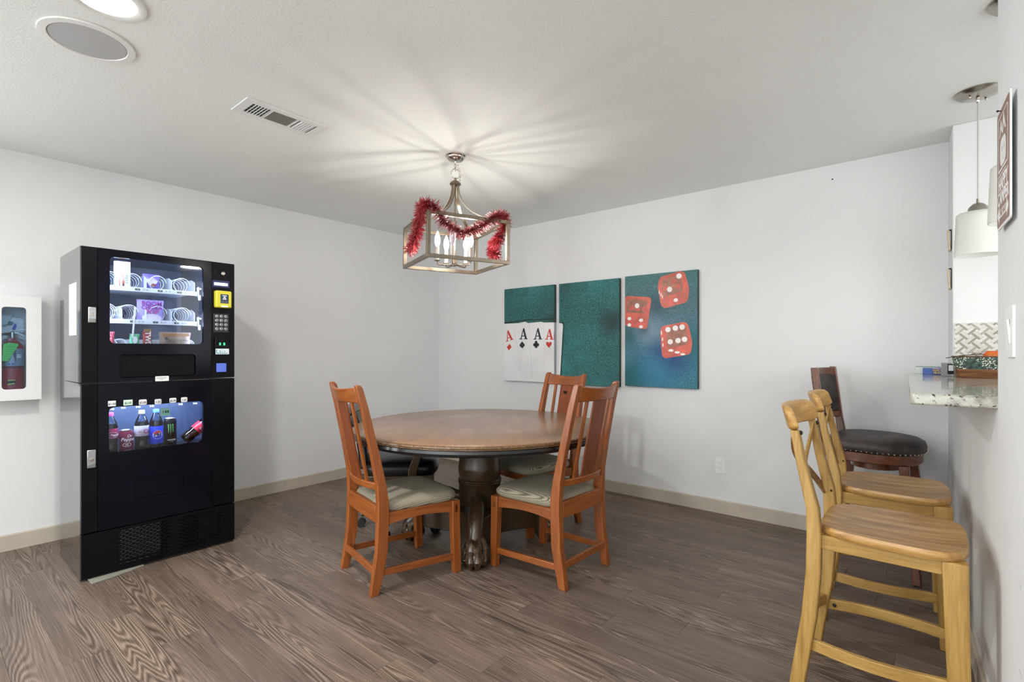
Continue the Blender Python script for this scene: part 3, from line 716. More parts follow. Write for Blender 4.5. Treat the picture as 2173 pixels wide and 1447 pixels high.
for s in (-1, 1):
    bb = nb(); loft(bb, [[(x_-w, s*.275-.022, z), (x_+w, s*.275-.022, z), (x_+w, s*.275+.022, z), (x_-w, s*.275+.022, z)] for x_, z, w in ((.08, .36, .025), (.09, .45, .03), (.12, .54, .026), (.10, .60, .024), (.08, .638, .03))]); obj('arm_support', bb, M_ped, cc, bev=.005)
    bb = nb(); loft(bb, [[(x_, s*.275-w, z), (x_, s*.275+w, z), (x_, s*.275+w, z+.03), (x_, s*.275-w, z+.03)] for x_, z, w in ((-.29, .66, .015), (-.15, .655, .025), (0, .64, .03), (.1, .635, .032), (.16, .625, .02))]); obj('armrest', bb, M_ped, cc, bev=.006)
bb = nb(); lathe(bb, [(.03, .13), (.03, .3), (.05, .36)], n=20); obj('gas_post', bb, M_rubber, cc)
for i in range(5):
    a = R(72*i+36); ca, sa = math.cos(a), math.sin(a)
    bb = nb(); tube(bb, [(ca*.02, sa*.02, .14), (ca*.15, sa*.15, .125), (ca*.285, sa*.285, .085)], [.03, .024, .016], 8); sk = obj('base_spoke', bb, M_ped, cc)
    bb = nb(); 
    for off in (-.016, .016):
        rg = []
        for dd in (-.009, .009):
            rg.append([(ca*.285-sa*(off+dd)+ca*.027*math.cos(q), sa*.285+ca*(off+dd)+sa*.027*math.cos(q), .0275+.027*math.sin(q)) for q in [2*PI*j/16 for j in range(16)]])
        loft(bb, rg)
    obj('caster', bb, M_rubber, sk)

# ================================================================ WOODEN COUNTER STOOLS
def make_stool(label, loc, rz, group):
    t = thing('counter_stool', label, 'stool', loc, rz, group)
    post = [(0, .262, .046, .190), (.15, .240, .046, .187), (.3, .218, .046, .184), (.45, .206, .045, .182), (.58, .204, .044, .180), (.67, .209, .038, .178), (.78, .235, .032, .174), (.86, .252, .028, .172), (.935, .266, .026, .170)]
    for s in (-1, 1):
        bb = nb(); legz(bb, [(s*x_, y, z, .042, w) for z, y, w, x_ in post]); obj('back_post', bb, M_gold, t, bev=.005)
        bb = nb(); legz(bb, [(s*.186, -.178, 0, .046, .05), (s*.180, -.170, .3, .05, .056), (s*.172, -.163, .582, .052, .062)]); obj('front_leg', bb, M_gold, t, bev=.005)
        bb = nb(); box(bb, s*.176-.011, s*.176+.011, -.135, .185, .535, .583); obj('side_apron', bb, M_goldy, t, bev=.003)
        bb = nb(); rings = []
        for i in range(13):
            f = i/12; y = .215-.365*f; xx = s*(.182+.028*math.sin(PI*f)); z0 = .178+.004*f
            rings.append([(xx-.009, y, z0), (xx+.009, y, z0), (xx+.009, y, z0+.04), (xx-.009, y, z0+.04)])
        sr = obj('side_stretcher', loft(bb, rings), M_goldy, t, bev=.003)
        bb = nb(); ball(bb, (s*.182-s*.010+.0, .19, .20), .007, .8, 1, 1, 8, 6); obj('bolt', bb, M_rubber, sr)
    for y, bow, z0 in ((-.165, -.02, .20), (.225, .03, .20)):
        bb = nb(); rings = []
        for i in range(11):
            xx = -.165+.33*i/10; yy = y+bow*(1-(xx/.165)**2)
            rings.append([(xx, yy-.009, z0), (xx, yy+.009, z0), (xx, yy+.009, z0+.04), (xx, yy-.009, z0+.04)])
        obj('cross_stretcher', loft(bb, rings), M_goldx, t, bev=.003)
    bb = nb(); box(bb, -.150, .150, -.185, -.163, .535, .583); obj('front_apron', bb, M_goldx, t, bev=.003)
    bb = nb(); box(bb, -.162, .162, .178, .198, .535, .583); obj('back_apron', bb, M_goldx, t, bev=.003)
    # seat: rounded plank, slightly dished
    n = 48; bb = nb()
    def ring(sc, z, dish=0):
        out = []
        for i in range(n):
            a = 2*PI*i/n; c_, s_ = math.cos(a), math.sin(a); pw = 4.2; k_ = (abs(c_)**pw+abs(s_)**pw)**(-1/pw)
            Y_ = .2*k_*s_; X_ = .21*k_*c_*(1-.05*(Y_/.2))
            out.append((X_*sc, Y_*sc, z))
        return out
    loft(bb, [ring(.985, .582), ring(1, .588), ring(1, .603), ring(.985, .61), ring(.9, .609), ring(.7, .604), ring(.4, .600), ring(.1, .599)]); obj('seat', bb, M_seatwood, t, smooth=50)
    # crest rail, bowed
    bb = nb(); rings = []
    for i in range(17):
        xx = -.200+.40*i/16; c_ = 1-(xx/.2)**2; y = .266+.045*c_; e = 1-max(0, (abs(xx)-.16)/.04)**2*.35
        zc_, hz = .975, .043*e; th = .024+.006*(abs(xx)/.2)**2
        rings.append([(xx, y-th/2-.008, zc_-hz), (xx, y+th/2-.008, zc_-hz), (xx, y+th/2+.014, zc_+hz), (xx, y-th/2+.014, zc_+hz)])
    obj('crest_rail', loft(bb, rings), M_goldx, t, bev=.009, seg=3)
    # crossed straps
    for s, mt in ((1, M_gold), (-1, M_strap)):
        bb = nb(); rings = []
        for i in range(15):
            f = i/14; xx = s*(-.165+.33*(f+.10*math.sin(2*PI*f)*-1)); z = .655+.275*f; y = .215+.05*f+.030*math.sin(PI*f)+(.007 if s < 0 else -.007)
            w = .017
            rings.append([(xx-w, y-.004, z+w*.5*s), (xx-w, y+.004, z+w*.5*s), (xx+w, y+.004, z-w*.5*s), (xx+w, y-.004, z-w*.5*s)])
        st = obj('cross_strap', loft(bb, rings), mt, t, bev=.002)
        for f in (0, 1):
            bb = nb(); ball(bb, (s*(-.163+.326*f), .205+.05*f+(-.006), .66+.265*f), .008, 1, .8, 1, 10, 6); obj('bolt', bb, M_rubber, st)
    return t
s1 = make_stool('honey wood cross-back counter stool nearest the camera', (2.205, .11, 0), 0, 'honey wood counter stools along the bar wall')
s2 = dup(s1, (2.888, .138, 0), R(3), 'honey wood cross-back counter stool between the nearest one and the leather stool', 'honey wood counter stools along the bar wall')
# leather swivel bar stool
sb = thing('swivel_bar_stool', 'walnut swivel bar stool with dark leather seat and nailhead trim at the counter end', 'stool', (3.585, .25, 0), R(-6))
def dring(r, z, n=56):
    out = []
    for i in range(n):
        a = 2*PI*i/n; c_, s_ = math.cos(a), math.sin(a); pw = 2.4 if s_ < 0 else 3.2; k_ = (abs(c_)**pw+abs(s_)**pw)**(-1/pw)
        out.append((r*k_*c_, r*k_*s_*.98, z))
    return out
bb = nb(); loft(bb, [dring(.225, .655), dring(.232, .665), dring(.234, .69), dring(.226, .712), dring(.2, .728), dring(.15, .738), dring(.08, .742), dring(.01, .743)]); cu_ = obj('seat_cushion', bb, M_leather, sb, smooth=60)
bb = nb()
for p in dring(.2335, .662, 60): ball(bb, p, .0045, 1, 1, 1, 8, 5)
obj('nailhead_trim', bb, M_chrome, cu_, kind='stuff')
bb = nb(); loft(bb, [dring(.212, .60), dring(.218, .605), dring(.218, .652), dring(.21, .655)]); obj('seat_ring', bb, M_walnuty, sb)
bb = nb(); lathe(bb, [(.10, .585), (.10, .60)]); obj('swivel_plate', bb, M_steel, sb)
bb = nb(); lathe(bb, [(.115, .55), (.12, .553), (.12, .582), (.115, .586)], n=40); obj('under_frame', bb, M_walnuty, sb)
for sx in (-1, 1):
    for sy in (-1, 1):
        bb = nb(); legz(bb, [(sx*.205, sy*.215, 0, .036, .036), (sx*.145, sy*.15, .60, .044, .044)]); obj('leg', bb, M_walnut, sb, bev=.004)
for zz, r_ in ((.2, .185), (.2, .185)):
    pass
bb = nb(); tube(bb, [(.172*math.cos(a_), .182*math.sin(a_), .23) for a_ in [2*PI*i/32 for i in range(32)]], .011, 8, closed=True); obj('foot_ring', bb, M_walnut, sb)
for s in (-1, 1):
    bb = nb(); legz(bb, [(s*.185, .195, .61, .035, .045), (s*.19, .225, .8, .032, .04), (s*.195, .262, 1.115, .03, .034)]); obj('back_post', bb, M_walnut, sb, bev=.004)
def crv(z0, z1, y0, y1, th, x=.18, bow=.05, n=10):
    out = []
    for i in range(n+1):
        xx = -x+2*x*i/n; c_ = bow*(1-(xx/x)**2)
        out.append([(xx, y0+c_-th/2, z0), (xx, y0+c_+th/2, z0), (xx, y1+c_+th/2, z1), (xx, y1+c_-th/2, z1)])
    return out
bb = nb(); loft(bb, crv(1.065, 1.11, .256, .262, .026)); obj('crest_rail', bb, M_walnuty, sb, bev=.004)
bb = nb(); loft(bb, crv(.80, .84, .225, .23, .026)); obj('lower_rail', bb, M_walnuty, sb, bev=.004)
bb = nb(); loft(bb, crv(.838, 1.067, .229, .257, .03, .172)); obj('back_pad', bb, M_leather, sb, bev=.006)

# ================================================================ VENDING MACHINE
VX0, VX1, VY, VYB, VH = .598, 1.356, 3.427, 3.973, 1.769
vm = thing('vending_machine', 'tall black snack and drink vending machine against the left wall', 'vending machine', ((VX0+VX1)/2, 3.7, 0))
def vb(name, x0, x1, y0, y1, z0, z1, mat, bev=0.002, parent=None, label=None, smooth=30):
    bb = nb(); box(bb, x0, x1, y0, y1, z0, z1); return obj(name, bb, mat, parent or vm, world=True, bev=bev, label=label, smooth=smooth)
ZS = 1.044
fy = VY+.022
for nm, z0, z1 in (('upper_cabinet', ZS+.002, VH), ('lower_cabinet', .0, ZS-.002)):
    bb = nb(); t_ = .012
    box(bb, VX0, VX0+t_, fy, VYB, z0, z1); box(bb, VX1-t_, VX1, fy, VYB, z0, z1)
    box(bb, VX0+t_, VX1-t_, fy, VYB, z1-t_, z1); box(bb, VX0+t_, VX1-t_, fy, VYB, z0, z0+t_); box(bb, VX0+t_, VX1-t_, VYB-t_, VYB, z0+t_, z1-t_)
    obj(nm, bb, M_blackside, vm, world=True, smooth=0)
# upper door: side strips and centre panel with window, flap
DZ0, DZ1 = ZS+.004, VH-.002
vb('hinge_strip', VX0+.001, .6668, VY, fy, DZ0, DZ1, M_black)
sel = vb('selector_panel', 1.2195, VX1-.001, VY, fy, DZ0, DZ1, M_black)
win = rrect(.718, 1.2555, 1.176, 1.726, .022, 6)
flp = rrect(.760, 1.067, 1.133, 1.194, .018, 5)
me = plate([[(.667, DZ0), (1.218, DZ0), (1.218, DZ1), (.667, DZ1)], win, flp], .024)
fp = put('window_door_panel', me, M_blackgloss, vm, frame_m((0, fy, 0), (1, 0, 0), (0, 0, 1)), smooth=20)
me = plate([rrect(.762, 1.069, 1.131, 1.192, .017, 5)], .004); put('delivery_flap', me, M_black, fp, frame_m((0, VY+.014, 0), (1, 0, 0), (0, 0, 1)), bev=.001)
me = plate([rrect(.716, 1.2535, 1.178, 1.728, .022, 6)], .003); put('window_pane', me, M_glass, fp, frame_m((0, VY+.012, 0), (1, 0, 0), (0, 0, 1)))
me = plate([rrect(.926, 1.040, .993, 1.069, .004)], .001); put('service_sticker', me, flat('e6e6e6'), fp, frame_m((0, VY-.0025, 0), (1, 0, 0), (0, 0, 1)))
me = merge([moved(plate([[(0, 0), (w_, 0), (w_, .0022), (0, .0022)]], .0003), .932+dx, zz) for dx, zz, w_ in ((0, 1.060, .05), (.006, 1.0545, .04), (.018, 1.049, .015))])
put('sticker_lines', me, flat('9a9a9a'), fp, frame_m((0, VY-.0036, 0), (1, 0, 0), (0, 0, 1)))
def lockplate(x0, x1, z0, z1, keyz):
    lp = vb('lock_plate', x0, x1, VY-.010, VY, z0, z1, M_steel, .002, label='silver lock plate')
    bb = nb(); loft(bb, [[((x0+x1)/2+r_*math.cos(q), yy, keyz+r_*math.sin(q)) for q in [2*PI*j/20 for j in range(20)]] for r_, yy in ((.009, VY-.010), (.009, VY-.013), (.006, VY-.0135), (.006, VY-.012))], cap=True); obj('keyhole', bb, M_chrome, lp, world=True)
    vb('lock_lower_strip', x0+.002, x1-.002, VY-.012, VY-.010, z0+.002, z0+.022, plain('lock_grey', '8c8d8c', .4, .6), .001, lp)  # darker grey strip across the lower end of the plate
lockplate(.6255, .6585, 1.364, 1.447, 1.407); lockplate(.6215, .6575, .596, .691, .640)
# selector panel items
vb('coin_slot', 1.240, 1.2445, VY-.001, VY+.001, 1.685, 1.716, M_darkin, 0, sel)
bb = nb(); loft(bb, [[(1.287+r_*math.cos(q), yy, 1.699+r_*math.sin(q)) for q in [2*PI*j/20 for j in range(20)]] for r_, yy in ((.012, VY), (.012, VY-.006), (.009, VY-.008), (.004, VY-.008))]); obj('key_cylinder', bb, M_chrome, sel, world=True)
vb('display_bezel', 1.226, 1.324, VY-.001, VY, 1.612, 1.654, plain('blue_bezel', '1b2458', .3), 0, sel)
vb('display', 1.2355, 1.3135, VY-.0025, VY-.001, 1.623, 1.640, emis('display_glow', 'dfe6ff', 2.2), 0, sel, 'lit display strip')
cr = vb('card_reader', 1.232, 1.325, VY-.040, VY, 1.482, 1.588, plain('reader_yellow', 'd8cf3a', .35), .008, None, 'yellow contactless card reader')
vb('reader_screen', 1.257, 1.304, VY-.0415, VY-.040, 1.510, 1.566, plain('reader_navy', '1d3350', .2), .001, cr)
Mr = frame_m((1.2805, VY-.0415, 1.545), (1, 0, 0), (0, 0, 1))
ic = merge([plate([[(-.013, .010), (.013, .010), (.013, .014), (-.013, .014)]], .0004), plate([[(-.011, -.012), (.011, -.012), (.004, .007), (-.004, .007)], [(-.006, -.009), (-.001, -.009), (-.001, 0), (-.003, 0)], [(.001, -.009), (.006, -.009), (.003, 0), (.001, 0)]], .0004)])
put('reader_symbol', ic, flat('eef2f6'), cr, Mr)
put('reader_lines', merge([moved(plate([[(0, 0), (.018, 0), (.018, .002), (0, .002)]], .0004), xx, zz) for xx, zz in ((-.020, -.024), (.002, -.024), (-.02, -.030), (.002, -.030))]), flat('7a6a62'), cr, Mr)
vb('reader_light', 1.262, 1.30, VY-.0405, VY-.038, 1.488, 1.494, emis('reader_led', 'dff0ff', 3), 0, cr)
kp = vb('keypad', 1.232, 1.320, VY-.003, VY, 1.330, 1.447, plain('keypad_dark', '26272c', .4), .003)
for r_ in range(4):
    for c_ in range(3):
        cx, cz = 1.2495+c_*.0262, 1.430-r_*.0262
        bb = nb(); loft(bb, [[(cx+q_*math.cos(q)*1.05, yy, cz+q_*math.sin(q)) for q in [2*PI*j/14 for j in range(14)]] for q_, yy in ((.0098, VY-.003), (.0098, VY-.007), (.007, VY-.009), (.001, VY-.0092))]); ky = obj('key', bb, plain('key_grey', '9799a0', .35, .3), kp, world=True)
        put('key_digit', text_mesh('123456789*0#'[r_*3+c_], .011), flat('26272c'), ky, frame_m((cx, VY-.0094, cz), (1, 0, 0), (0, 0, 1)))
bl = vb('bill_acceptor', 1.236, 1.318, VY-.016, VY, 1.192, 1.298, M_black, .004)
vb('bill_slot', 1.246, 1.306, VY-.018, VY-.0155, 1.243, 1.249, M_darkin, 0, bl)
for dx in (1.264, 1.288): 
    for dz in (1.262, 1.253):
        bb = nb(); ball(bb, (dx, VY-.0165, dz), .0035, 1.6, 1, 1, 10, 6); obj('green_light', bb, emis('green_led', '38e070', 3.5), bl, world=True)
vb('bill_label', 1.238, 1.316, VY-.0175, VY-.016, 1.193, 1.228, flat('d7e4ea'), .0005, bl)
put('bill_label_print', merge([text_mesh('$ 1 5', .014, sx=1.2), moved(plate([[(-.032, 0), (.032, 0), (.032, .003), (-.032, .003)]], .0003), 0, -.013), moved(plate([[(-.036, -.012), (-.032, -.012), (-.032, .012), (-.036, .012)]], .0003), 0, 0)]), flat('2b7d92'), bl, frame_m((1.277, VY-.0176, 1.211), (1, 0, 0), (0, 0, 1)))
vb('change_button', 1.248, 1.306, VY-.005, VY, 1.082, 1.137, plain('blue_flap', '5b76d8', .35), .004, None, 'blue square coin return')
# side paper
pp = nb(); box(pp, VX0-.001, VX0, 3.54, 3.72, 1.30, 1.585); obj('side_paper', pp, flat('eef0f2'), vm, world=True, smooth=0, label='white sheet of paper on the side')
# lower door
LZ0, LZ1 = .252, ZS-.004
vb('hinge_strip', VX0+.001, .6668, VY, fy, LZ0, LZ1, M_black)
vb('right_strip', 1.2195, VX1-.001, VY, fy, LZ0, LZ1, M_black)
lwin = rrect(.714, .661, 1.175, .909, .026, 6); lfl = rrect(.826, .385, 1.070, .502, .03, 6)
me = plate([[(.667, LZ0), (1.218, LZ0), (1.218, LZ1), (.667, LZ1)], lwin, lfl], .024)
lp_ = put('drink_door_panel', me, M_blackgloss, vm, frame_m((0, fy, 0), (1, 0, 0), (0, 0, 1)), smooth=20)
me = plate([rrect(.8265, .3855, 1.0695, .5015, .029, 6)], .004); put('delivery_flap', me, M_blackgloss, lp_, frame_m((0, VY+.007, 0), (1, 0, 0), (0, 0, 1)), bev=.001)
me = plate([rrect(.712, .659, 1.177, .911, .026, 6)], .003); put('window_pane', me, M_glass, lp_, frame_m((0, VY+.012, 0), (1, 0, 0), (0, 0, 1)))
# base grille
ols = [[(VX0+.001, .014), (VX1-.001, .014), (VX1-.001, .246), (VX0+.001, .246)]]
for gx0, gx1 in ((.752, 1.010), (1.048, 1.282)):
    r_ = 0; zz = .044
    while zz < .226:
        xx = gx0+(.016 if r_ % 2 else 0)
        while xx+.022 < gx1:
            ols.append([(xx, zz), (xx+.022, zz), (xx+.022, zz+.0045), (xx, zz+.0045)]); xx += .032
        zz += .0105; r_ += 1
me = plate(ols, .006); put('base_grille', me, M_black, vm, frame_m((0, VY+.006, 0), (1, 0, 0), (0, 0, 1)), smooth=0)
vb('base_side', VX0+.001, VX0+.013, VY+.006, fy, .014, .246, M_black, 0)
vb('condenser', .765, .955, VY+.014, VY+.05, .03, .225, plain('condenser_fins', 'd4e0f2', .5, .1, .25, 60), 0)  # fin colour brightened in place of light behind the grille
vb('compressor_box', 1.16, 1.27, VY+.03, VY+.09, .03, .225, plain('compressor_grey', '4a5566', .5, .4, .4, 30), 0)
vb('kick_rail', .75, 1.29, VY+.014, VY+.02, .05, .054, M_steel, 0)
# price stickers above the drink window and on the pane
st = [(.710, .744, .9145, .944, '$1.50', 'e9e9ec', '1c1c24', 0), (.778, .819, .914, .944, '$2.00', 'd2ead6', '2b5a45', 2), (.848, .885, .911, .941, '$2.00', 'e3e0e2', '2a2630', 0), (.923, .956, .909, .938, '1.50', 'd8d6d8', '444048', 0), (.996, 1.031, .911, .939, '$2.00', 'e6e4e4', '3a363c', 0), (1.055, 1.088, .9105, .939, '1.50', 'e2e0e0', '55505a', -3)]
for x0, x1, z0, z1, s_, pc, tc_, rt in st:
    o_ = put('price_sticker', plate([rrect(x0, z0, x1, z1, .006 if x0 > .84 else .001, 3)], .001), flat(pc), lp_, frame_m((0, VY-.0022, 0), (1, 0, 0), (0, 0, 1)))
    put('sticker_writing', text_mesh(s_, .0165, sx=.85, bold=.0004), flat(tc_), lp_, frame_m(((x0+x1)/2, VY-.0034, (z0+z1)/2-.003), (1, 0, 0), (0, 0, 1)))
put('price_note', plate([[(.955, .838), (1.003, .835), (1.004, .878), (.956, .883)]], .001), flat('a8e0cc'), lp_, frame_m((0, VY+.011, 0), (1, 0, 0), (0, 0, 1)), label='mint green note reading 144')
put('note_writing', text_mesh('144', .028, sx=.85, bold=.0004), flat('18454a'), lp_, frame_m((.980, VY+.0095, .859), (1, 0, 0), (0, 0, 1)))
for (xx, zz), s_ in zip([(.728, .897), (.781, .900), (.848, .899), (.913, .898), (1.057, .897), (1.134, .896)], ('940', '941', '942', '943', '945', '946')):
    put('slot_number', text_mesh(s_, .014, sx=1.1, bold=.0006), emis('glowing_digits', 'eef4ff', 1.2), lp_, frame_m((xx, VY+.010, zz), (1, 0, 0), (0, 0, 1)))  # white sticker digits with a glow put into their material
# interiors
def liner(x0, x1, y0, y1, z0, z1, name):
    bb = nb(); t_ = .004
    box(bb, x0, x0+t_, y0, y1, z0, z1); box(bb, x1-t_, x1, y0, y1, z0, z1); box(bb, x0+t_, x1-t_, y0, y1, z1-t_, z1); box(bb, x0+t_, x1-t_, y0, y1, z0, z0+t_); box(bb, x0+t_, x1-t_, y1-t_, y1, z0+t_, z1-t_)
    return obj(name, bb, M_interior, vm, world=True, smooth=0)
liner(.63, 1.215, fy+.001, 3.93, 1.20, 1.752, 'snack_compartment'); liner(.63, 1.25, fy+.001, 3.70, .60, 1.02, 'drink_compartment')
vb('light_tube', .67, 1.19, fy+.006, fy+.016, 1.732, 1.742, emis('cool_led_strip_top', 'd6e4ff', 34), 0, None, 'lit strip above the snacks')
vb('light_tube', .672, .682, fy+.006, fy+.016, 1.24, 1.72, M_led, 0)
vb('light_tube', 1.198, 1.208, fy+.006, fy+.016, 1.24, 1.72, M_led, 0)
vb('light_tube', .672, 1.21, fy+.006, fy+.018, .93, .942, emis('cool_led_strip_drinks', 'd6e4ff', 170), 0, None, 'lit strip above the drinks')
for zt, rows, rad, pitch in ((1.579, [.736, .842, .965, 1.090], .040, .05), (1.394, [.725, .825, .965, 1.093], .043, .045), (1.228, [.738, .786, .856, .918, .99, 1.06, 1.125], .028, .022)):
    sh = vb('shelf', .66, 1.163, 3.505, 3.90, zt-.012, zt-.008, M_shelfwhite, 0)
    vb('price_rail', .66, 1.163, 3.497, 3.503, zt-.025, zt, M_shelfwhite, .001, sh)
    if zt > 1.3:
        bb = nb(); box(bb, 1.17, 1.176, 3.50, 3.52, zt-.03, zt+.03); box(bb, 1.165, 1.188, 3.498, 3.502, zt+.016, zt+.024); box(bb, 1.172, 1.184, 3.498, 3.505, zt-.05, zt-.02); obj('rail_clip', bb, M_shelfwhite, sh, world=True)
        for xx, s_ in (((.868, '113'), (.978, '121'), (1.077, '123')) if zt > 1.5 else ((.845, '150'), (.955, '127'), (1.062, '129'))):
            put('slot_tag', merge([plate([rrect(-.012, -.0055, .012, .0055, .001)], .0005)]), flat('20242c'), sh, MF(xx-.008, 3.4965, zt-.0125))
            put('slot_tag_number', text_mesh(s_, .0095), flat('e8ecf2'), sh, MF(xx-.008, 3.4958, zt-.0125))
            if xx > .86 or zt < 1.5: put('shelf_price', text_mesh('$1.50' if zt < 1.5 and xx < .9 else ('$2.00' if xx > 1.05 else '$1.45'), .0125), flat('67707c'), sh, MF(xx+.032, 3.4962, zt-.0125))
        for i, xx in enumerate((.788, .903, 1.03, 1.152)):
            bb = nb(); loft(bb, [[(xx+o_, 3.506, zt-.008), (xx+o_, 3.86, zt-.008), (xx+o_, 3.86, zt+.085), (xx+o_, 3.56, zt+.075), (xx+o_, 3.506, zt+.055)] for o_ in (0, .003)]); obj('divider', bb, M_shelfwhite, sh, world=True, smooth=0)
    for xx in rows:
        turns = 6 if rad > .03 else 11; pts = []
        for k2 in range(turns*18+1):
            a = 2*PI*k2/18; pts.append((xx+rad*math.cos(a), 3.512+pitch*k2/18, zt-.004+rad+.002+rad*math.sin(a)))
        bb = nb(); tube(bb, pts, .0021, 5); obj('coil', bb, M_coil, sh, world=True, smooth=60)
vb('drink_tray', .66, 1.24, 3.47, 3.68, .606, .642, plain('tray_black', '15171c', .4), 0)
for i, xx in enumerate((.842, .916, .983, 1.063)): vb('tray_clip', xx-.008, xx+.008, 3.462, 3.47, .640, .652, plain('clip_blue', '9cc3e8', .3), .001)
# ---- snacks (each rests on its shelf: own objects)
def packet(nm, label, x0, x1, y, z0, z1, mat, group, depth=.035, cat='snack', parts=()):
    t = thing(nm, label, cat, ((x0+x1)/2, y, z0), 0, group)
    n, m_ = 12, 12; hx, hz = (x1-x0)/2, (z1-z0)
    bb = nb(); V = {}
    for sd in (-1, 1):
        for i in range(n+1):
            for j in range(m_+1):
                u, w = i/n*2-1, j/m_
                if sd == 1 and (i in (0, n) or j in (0, m_)): V[sd, i, j] = V[-1, i, j]; continue
                d = depth/2*(1-abs(u)**3)*max(0, math.sin(PI*min(1, max(0, (w-.07)/.86))))**.6
                px = u*hx*(1-.05*math.sin(PI*w)); V[sd, i, j] = bb.verts.new((px, sd*d+.002*math.sin(i*2.1+j), w*hz))
        for i in range(n):
            for j in range(m_):
                try: bb.faces.new((V[sd, i, j], V[sd, i+1, j], V[sd, i+1, j+1], V[sd, i, j+1]))
                except Exception: pass
    obj('wrapper', bb, mat, t, smooth=50)
    for me_, mt_, dx, dz, nm_ in parts:
        me_.transform(frame_m((dx, -depth/2-.0015, dz), (1, 0, 0), (0, 0, 1))); obj(nm_, me_, mt_, t)
    return t
SG = 'snacks in the vending machine coils'
t = thing('snack_box', 'tall white carton with a salmon stripe at top left of the snack window', 'snack', (.80, 3.55, 1.571))
bb = nb(); box(bb, -.037, .036, -.012, .012, 0, .152); obj('carton', bb, flat('e8edf2'), t, bev=.001)
put('stripe', plate([[(-.016, .004), (.008, .004), (.008, .15), (-.016, .15)]], .0004), flat('f0a890'), t, MF(.80, 3.5375, 1.571))
put('stripe', plate([[(-.016, .004), (.008, .004), (.008, .045), (-.016, .045)]], .0004), flat('dd6a52'), t, MF(.80, 3.537, 1.571))
put('round_emblem', plate([[(.011*math.cos(2*PI*i/20)-.004, .018+.011*math.sin(2*PI*i/20)) for i in range(20)]], .0004), flat('5b4a4a'), t, MF(.80, 3.5365, 1.571))
put('side_lines', merge([plate([[(.014, .03+.013*i), (.024, .03+.013*i), (.024, .036+.013*i), (.014, .036+.013*i)]], .0004) for i in range(8)]), flat('9fb4c6'), t, MF(.80, 3.537, 1.571))
packet('snack_bag', 'purple snack bag in the middle coil of the top shelf', .897, .985, 3.56, 1.574, 1.668, flat('6a58b0', .35), SG, parts=[(plate([[(.026*math.cos(q)*(1+.25*math.sin(3*q)), .024*math.sin(q)*(1+.2*math.cos(5*q))) for q in [2*PI*i/24 for i in range(24)]]], .0004), flat('cfc6d8'), 0, .045, 'print_patch'), (plate([[(.012*math.cos(q)*(1+.2*math.sin(4*q)), .009*math.sin(q)) for q in [2*PI*i/16 for i in range(16)]]], .001), flat('8a4a3a'), .008, .03, 'print_patch')])
packet('popcorn_bag', 'purple popcorn bag printed with magenta lettering in the middle shelf', .868, 1.004, 3.555, 1.387, 1.515, flat('a79be0', .35), SG, .05, parts=[
    (text_mesh('BOOM', .034, sx=1.0, bold=.0008), flat('9a2f9c'), .002, .104, 'lettering'), (text_mesh('CHICKA', .028, sx=1.0, bold=.0008), flat('9a2f9c'), .002, .080, 'lettering'), (text_mesh('POP', .034, sx=1.05, bold=.0008), flat('c04a9a'), .002, .054, 'lettering'),
    (plate([[(-.045, -.02), (.045, -.02), (.05, .0), (.03, .016), (.0, .02), (-.03, .014), (-.048, .002)]], .0004), flat('dcd6f0'), 0, .026, 'popcorn_print')])
t = thing('white_stick', 'thin white stick standing loose between the two lower snack shelves', 'stick', (.838, 3.478, 1.29)); bb = nb(); loft(bb, [[(x_-.004, -.002, z), (x_+.004, -.002, z), (x_+.004, .002, z), (x_-.004, .002, z)] for x_, z in ((-.006, 0), (.006, .175))]); obj('stick', bb, flat('f4f4f0'), t)
packet('red_packet', 'red candy packet at the left edge of the bottom snack row', .722, .757, 3.515, 1.222, 1.322, flat('b8364a', .35), SG, .02)
packet('green_packet', 'green and white packet in the bottom snack row', .825, .872, 3.512, 1.222, 1.312, flat('5fb98a', .35), SG, .02, parts=[(plate([[(.012*math.cos(q), .02*math.sin(q)) for q in [2*PI*i/16 for i in range(16)]]], .0004), flat('e8f0ea'), 0, .055, 'white_oval')])
pk = packet('cookie_bar_packet', 'red and gold chocolate bar packet in the bottom snack row', .888, .932, 3.512, 1.222, 1.332, flat('a8323a', .35), SG, .02)
me = text_mesh('TWIX', .036, sx=1.0, bold=.0012); me.transform(Matrix.Rotation(R(-90), 4, 'Z')); me.transform(frame_m((0, -.0115, .058), (1, 0, 0), (0, 0, 1))); obj('lettering', me, flat('f2ece6'), pk)
me = plate([[(-.018, -.01), (.018, -.01), (.018, .006), (-.018, .006)]], .0004); me.transform(frame_m((0, -.0085, .114), (1, 0, 0), (0, 0, 1))); obj('gold_band', me, flat('8a6a3a'), pk)
packet('pastry_packet', 'wide brown pastry packet at bottom right of the snack window', .965, 1.135, 3.512, 1.222, 1.327, flat('a58e7e', .3), SG, .035, parts=[(plate([[(-.07, -.008), (.07, -.008), (.068, .008), (-.07, .008)]], .0004), flat('b07a48'), 0, .088, 'orange_band'), (plate([[(.009*math.cos(q), .009*math.sin(q)) for q in [2*PI*i/16 for i in range(16)]]], .0004), flat('5d5248'), -.05, .066, 'round_seal'), (text_mesh('Big Honey Bun', .018), flat('6e5c50'), .01, .056, 'lettering')])
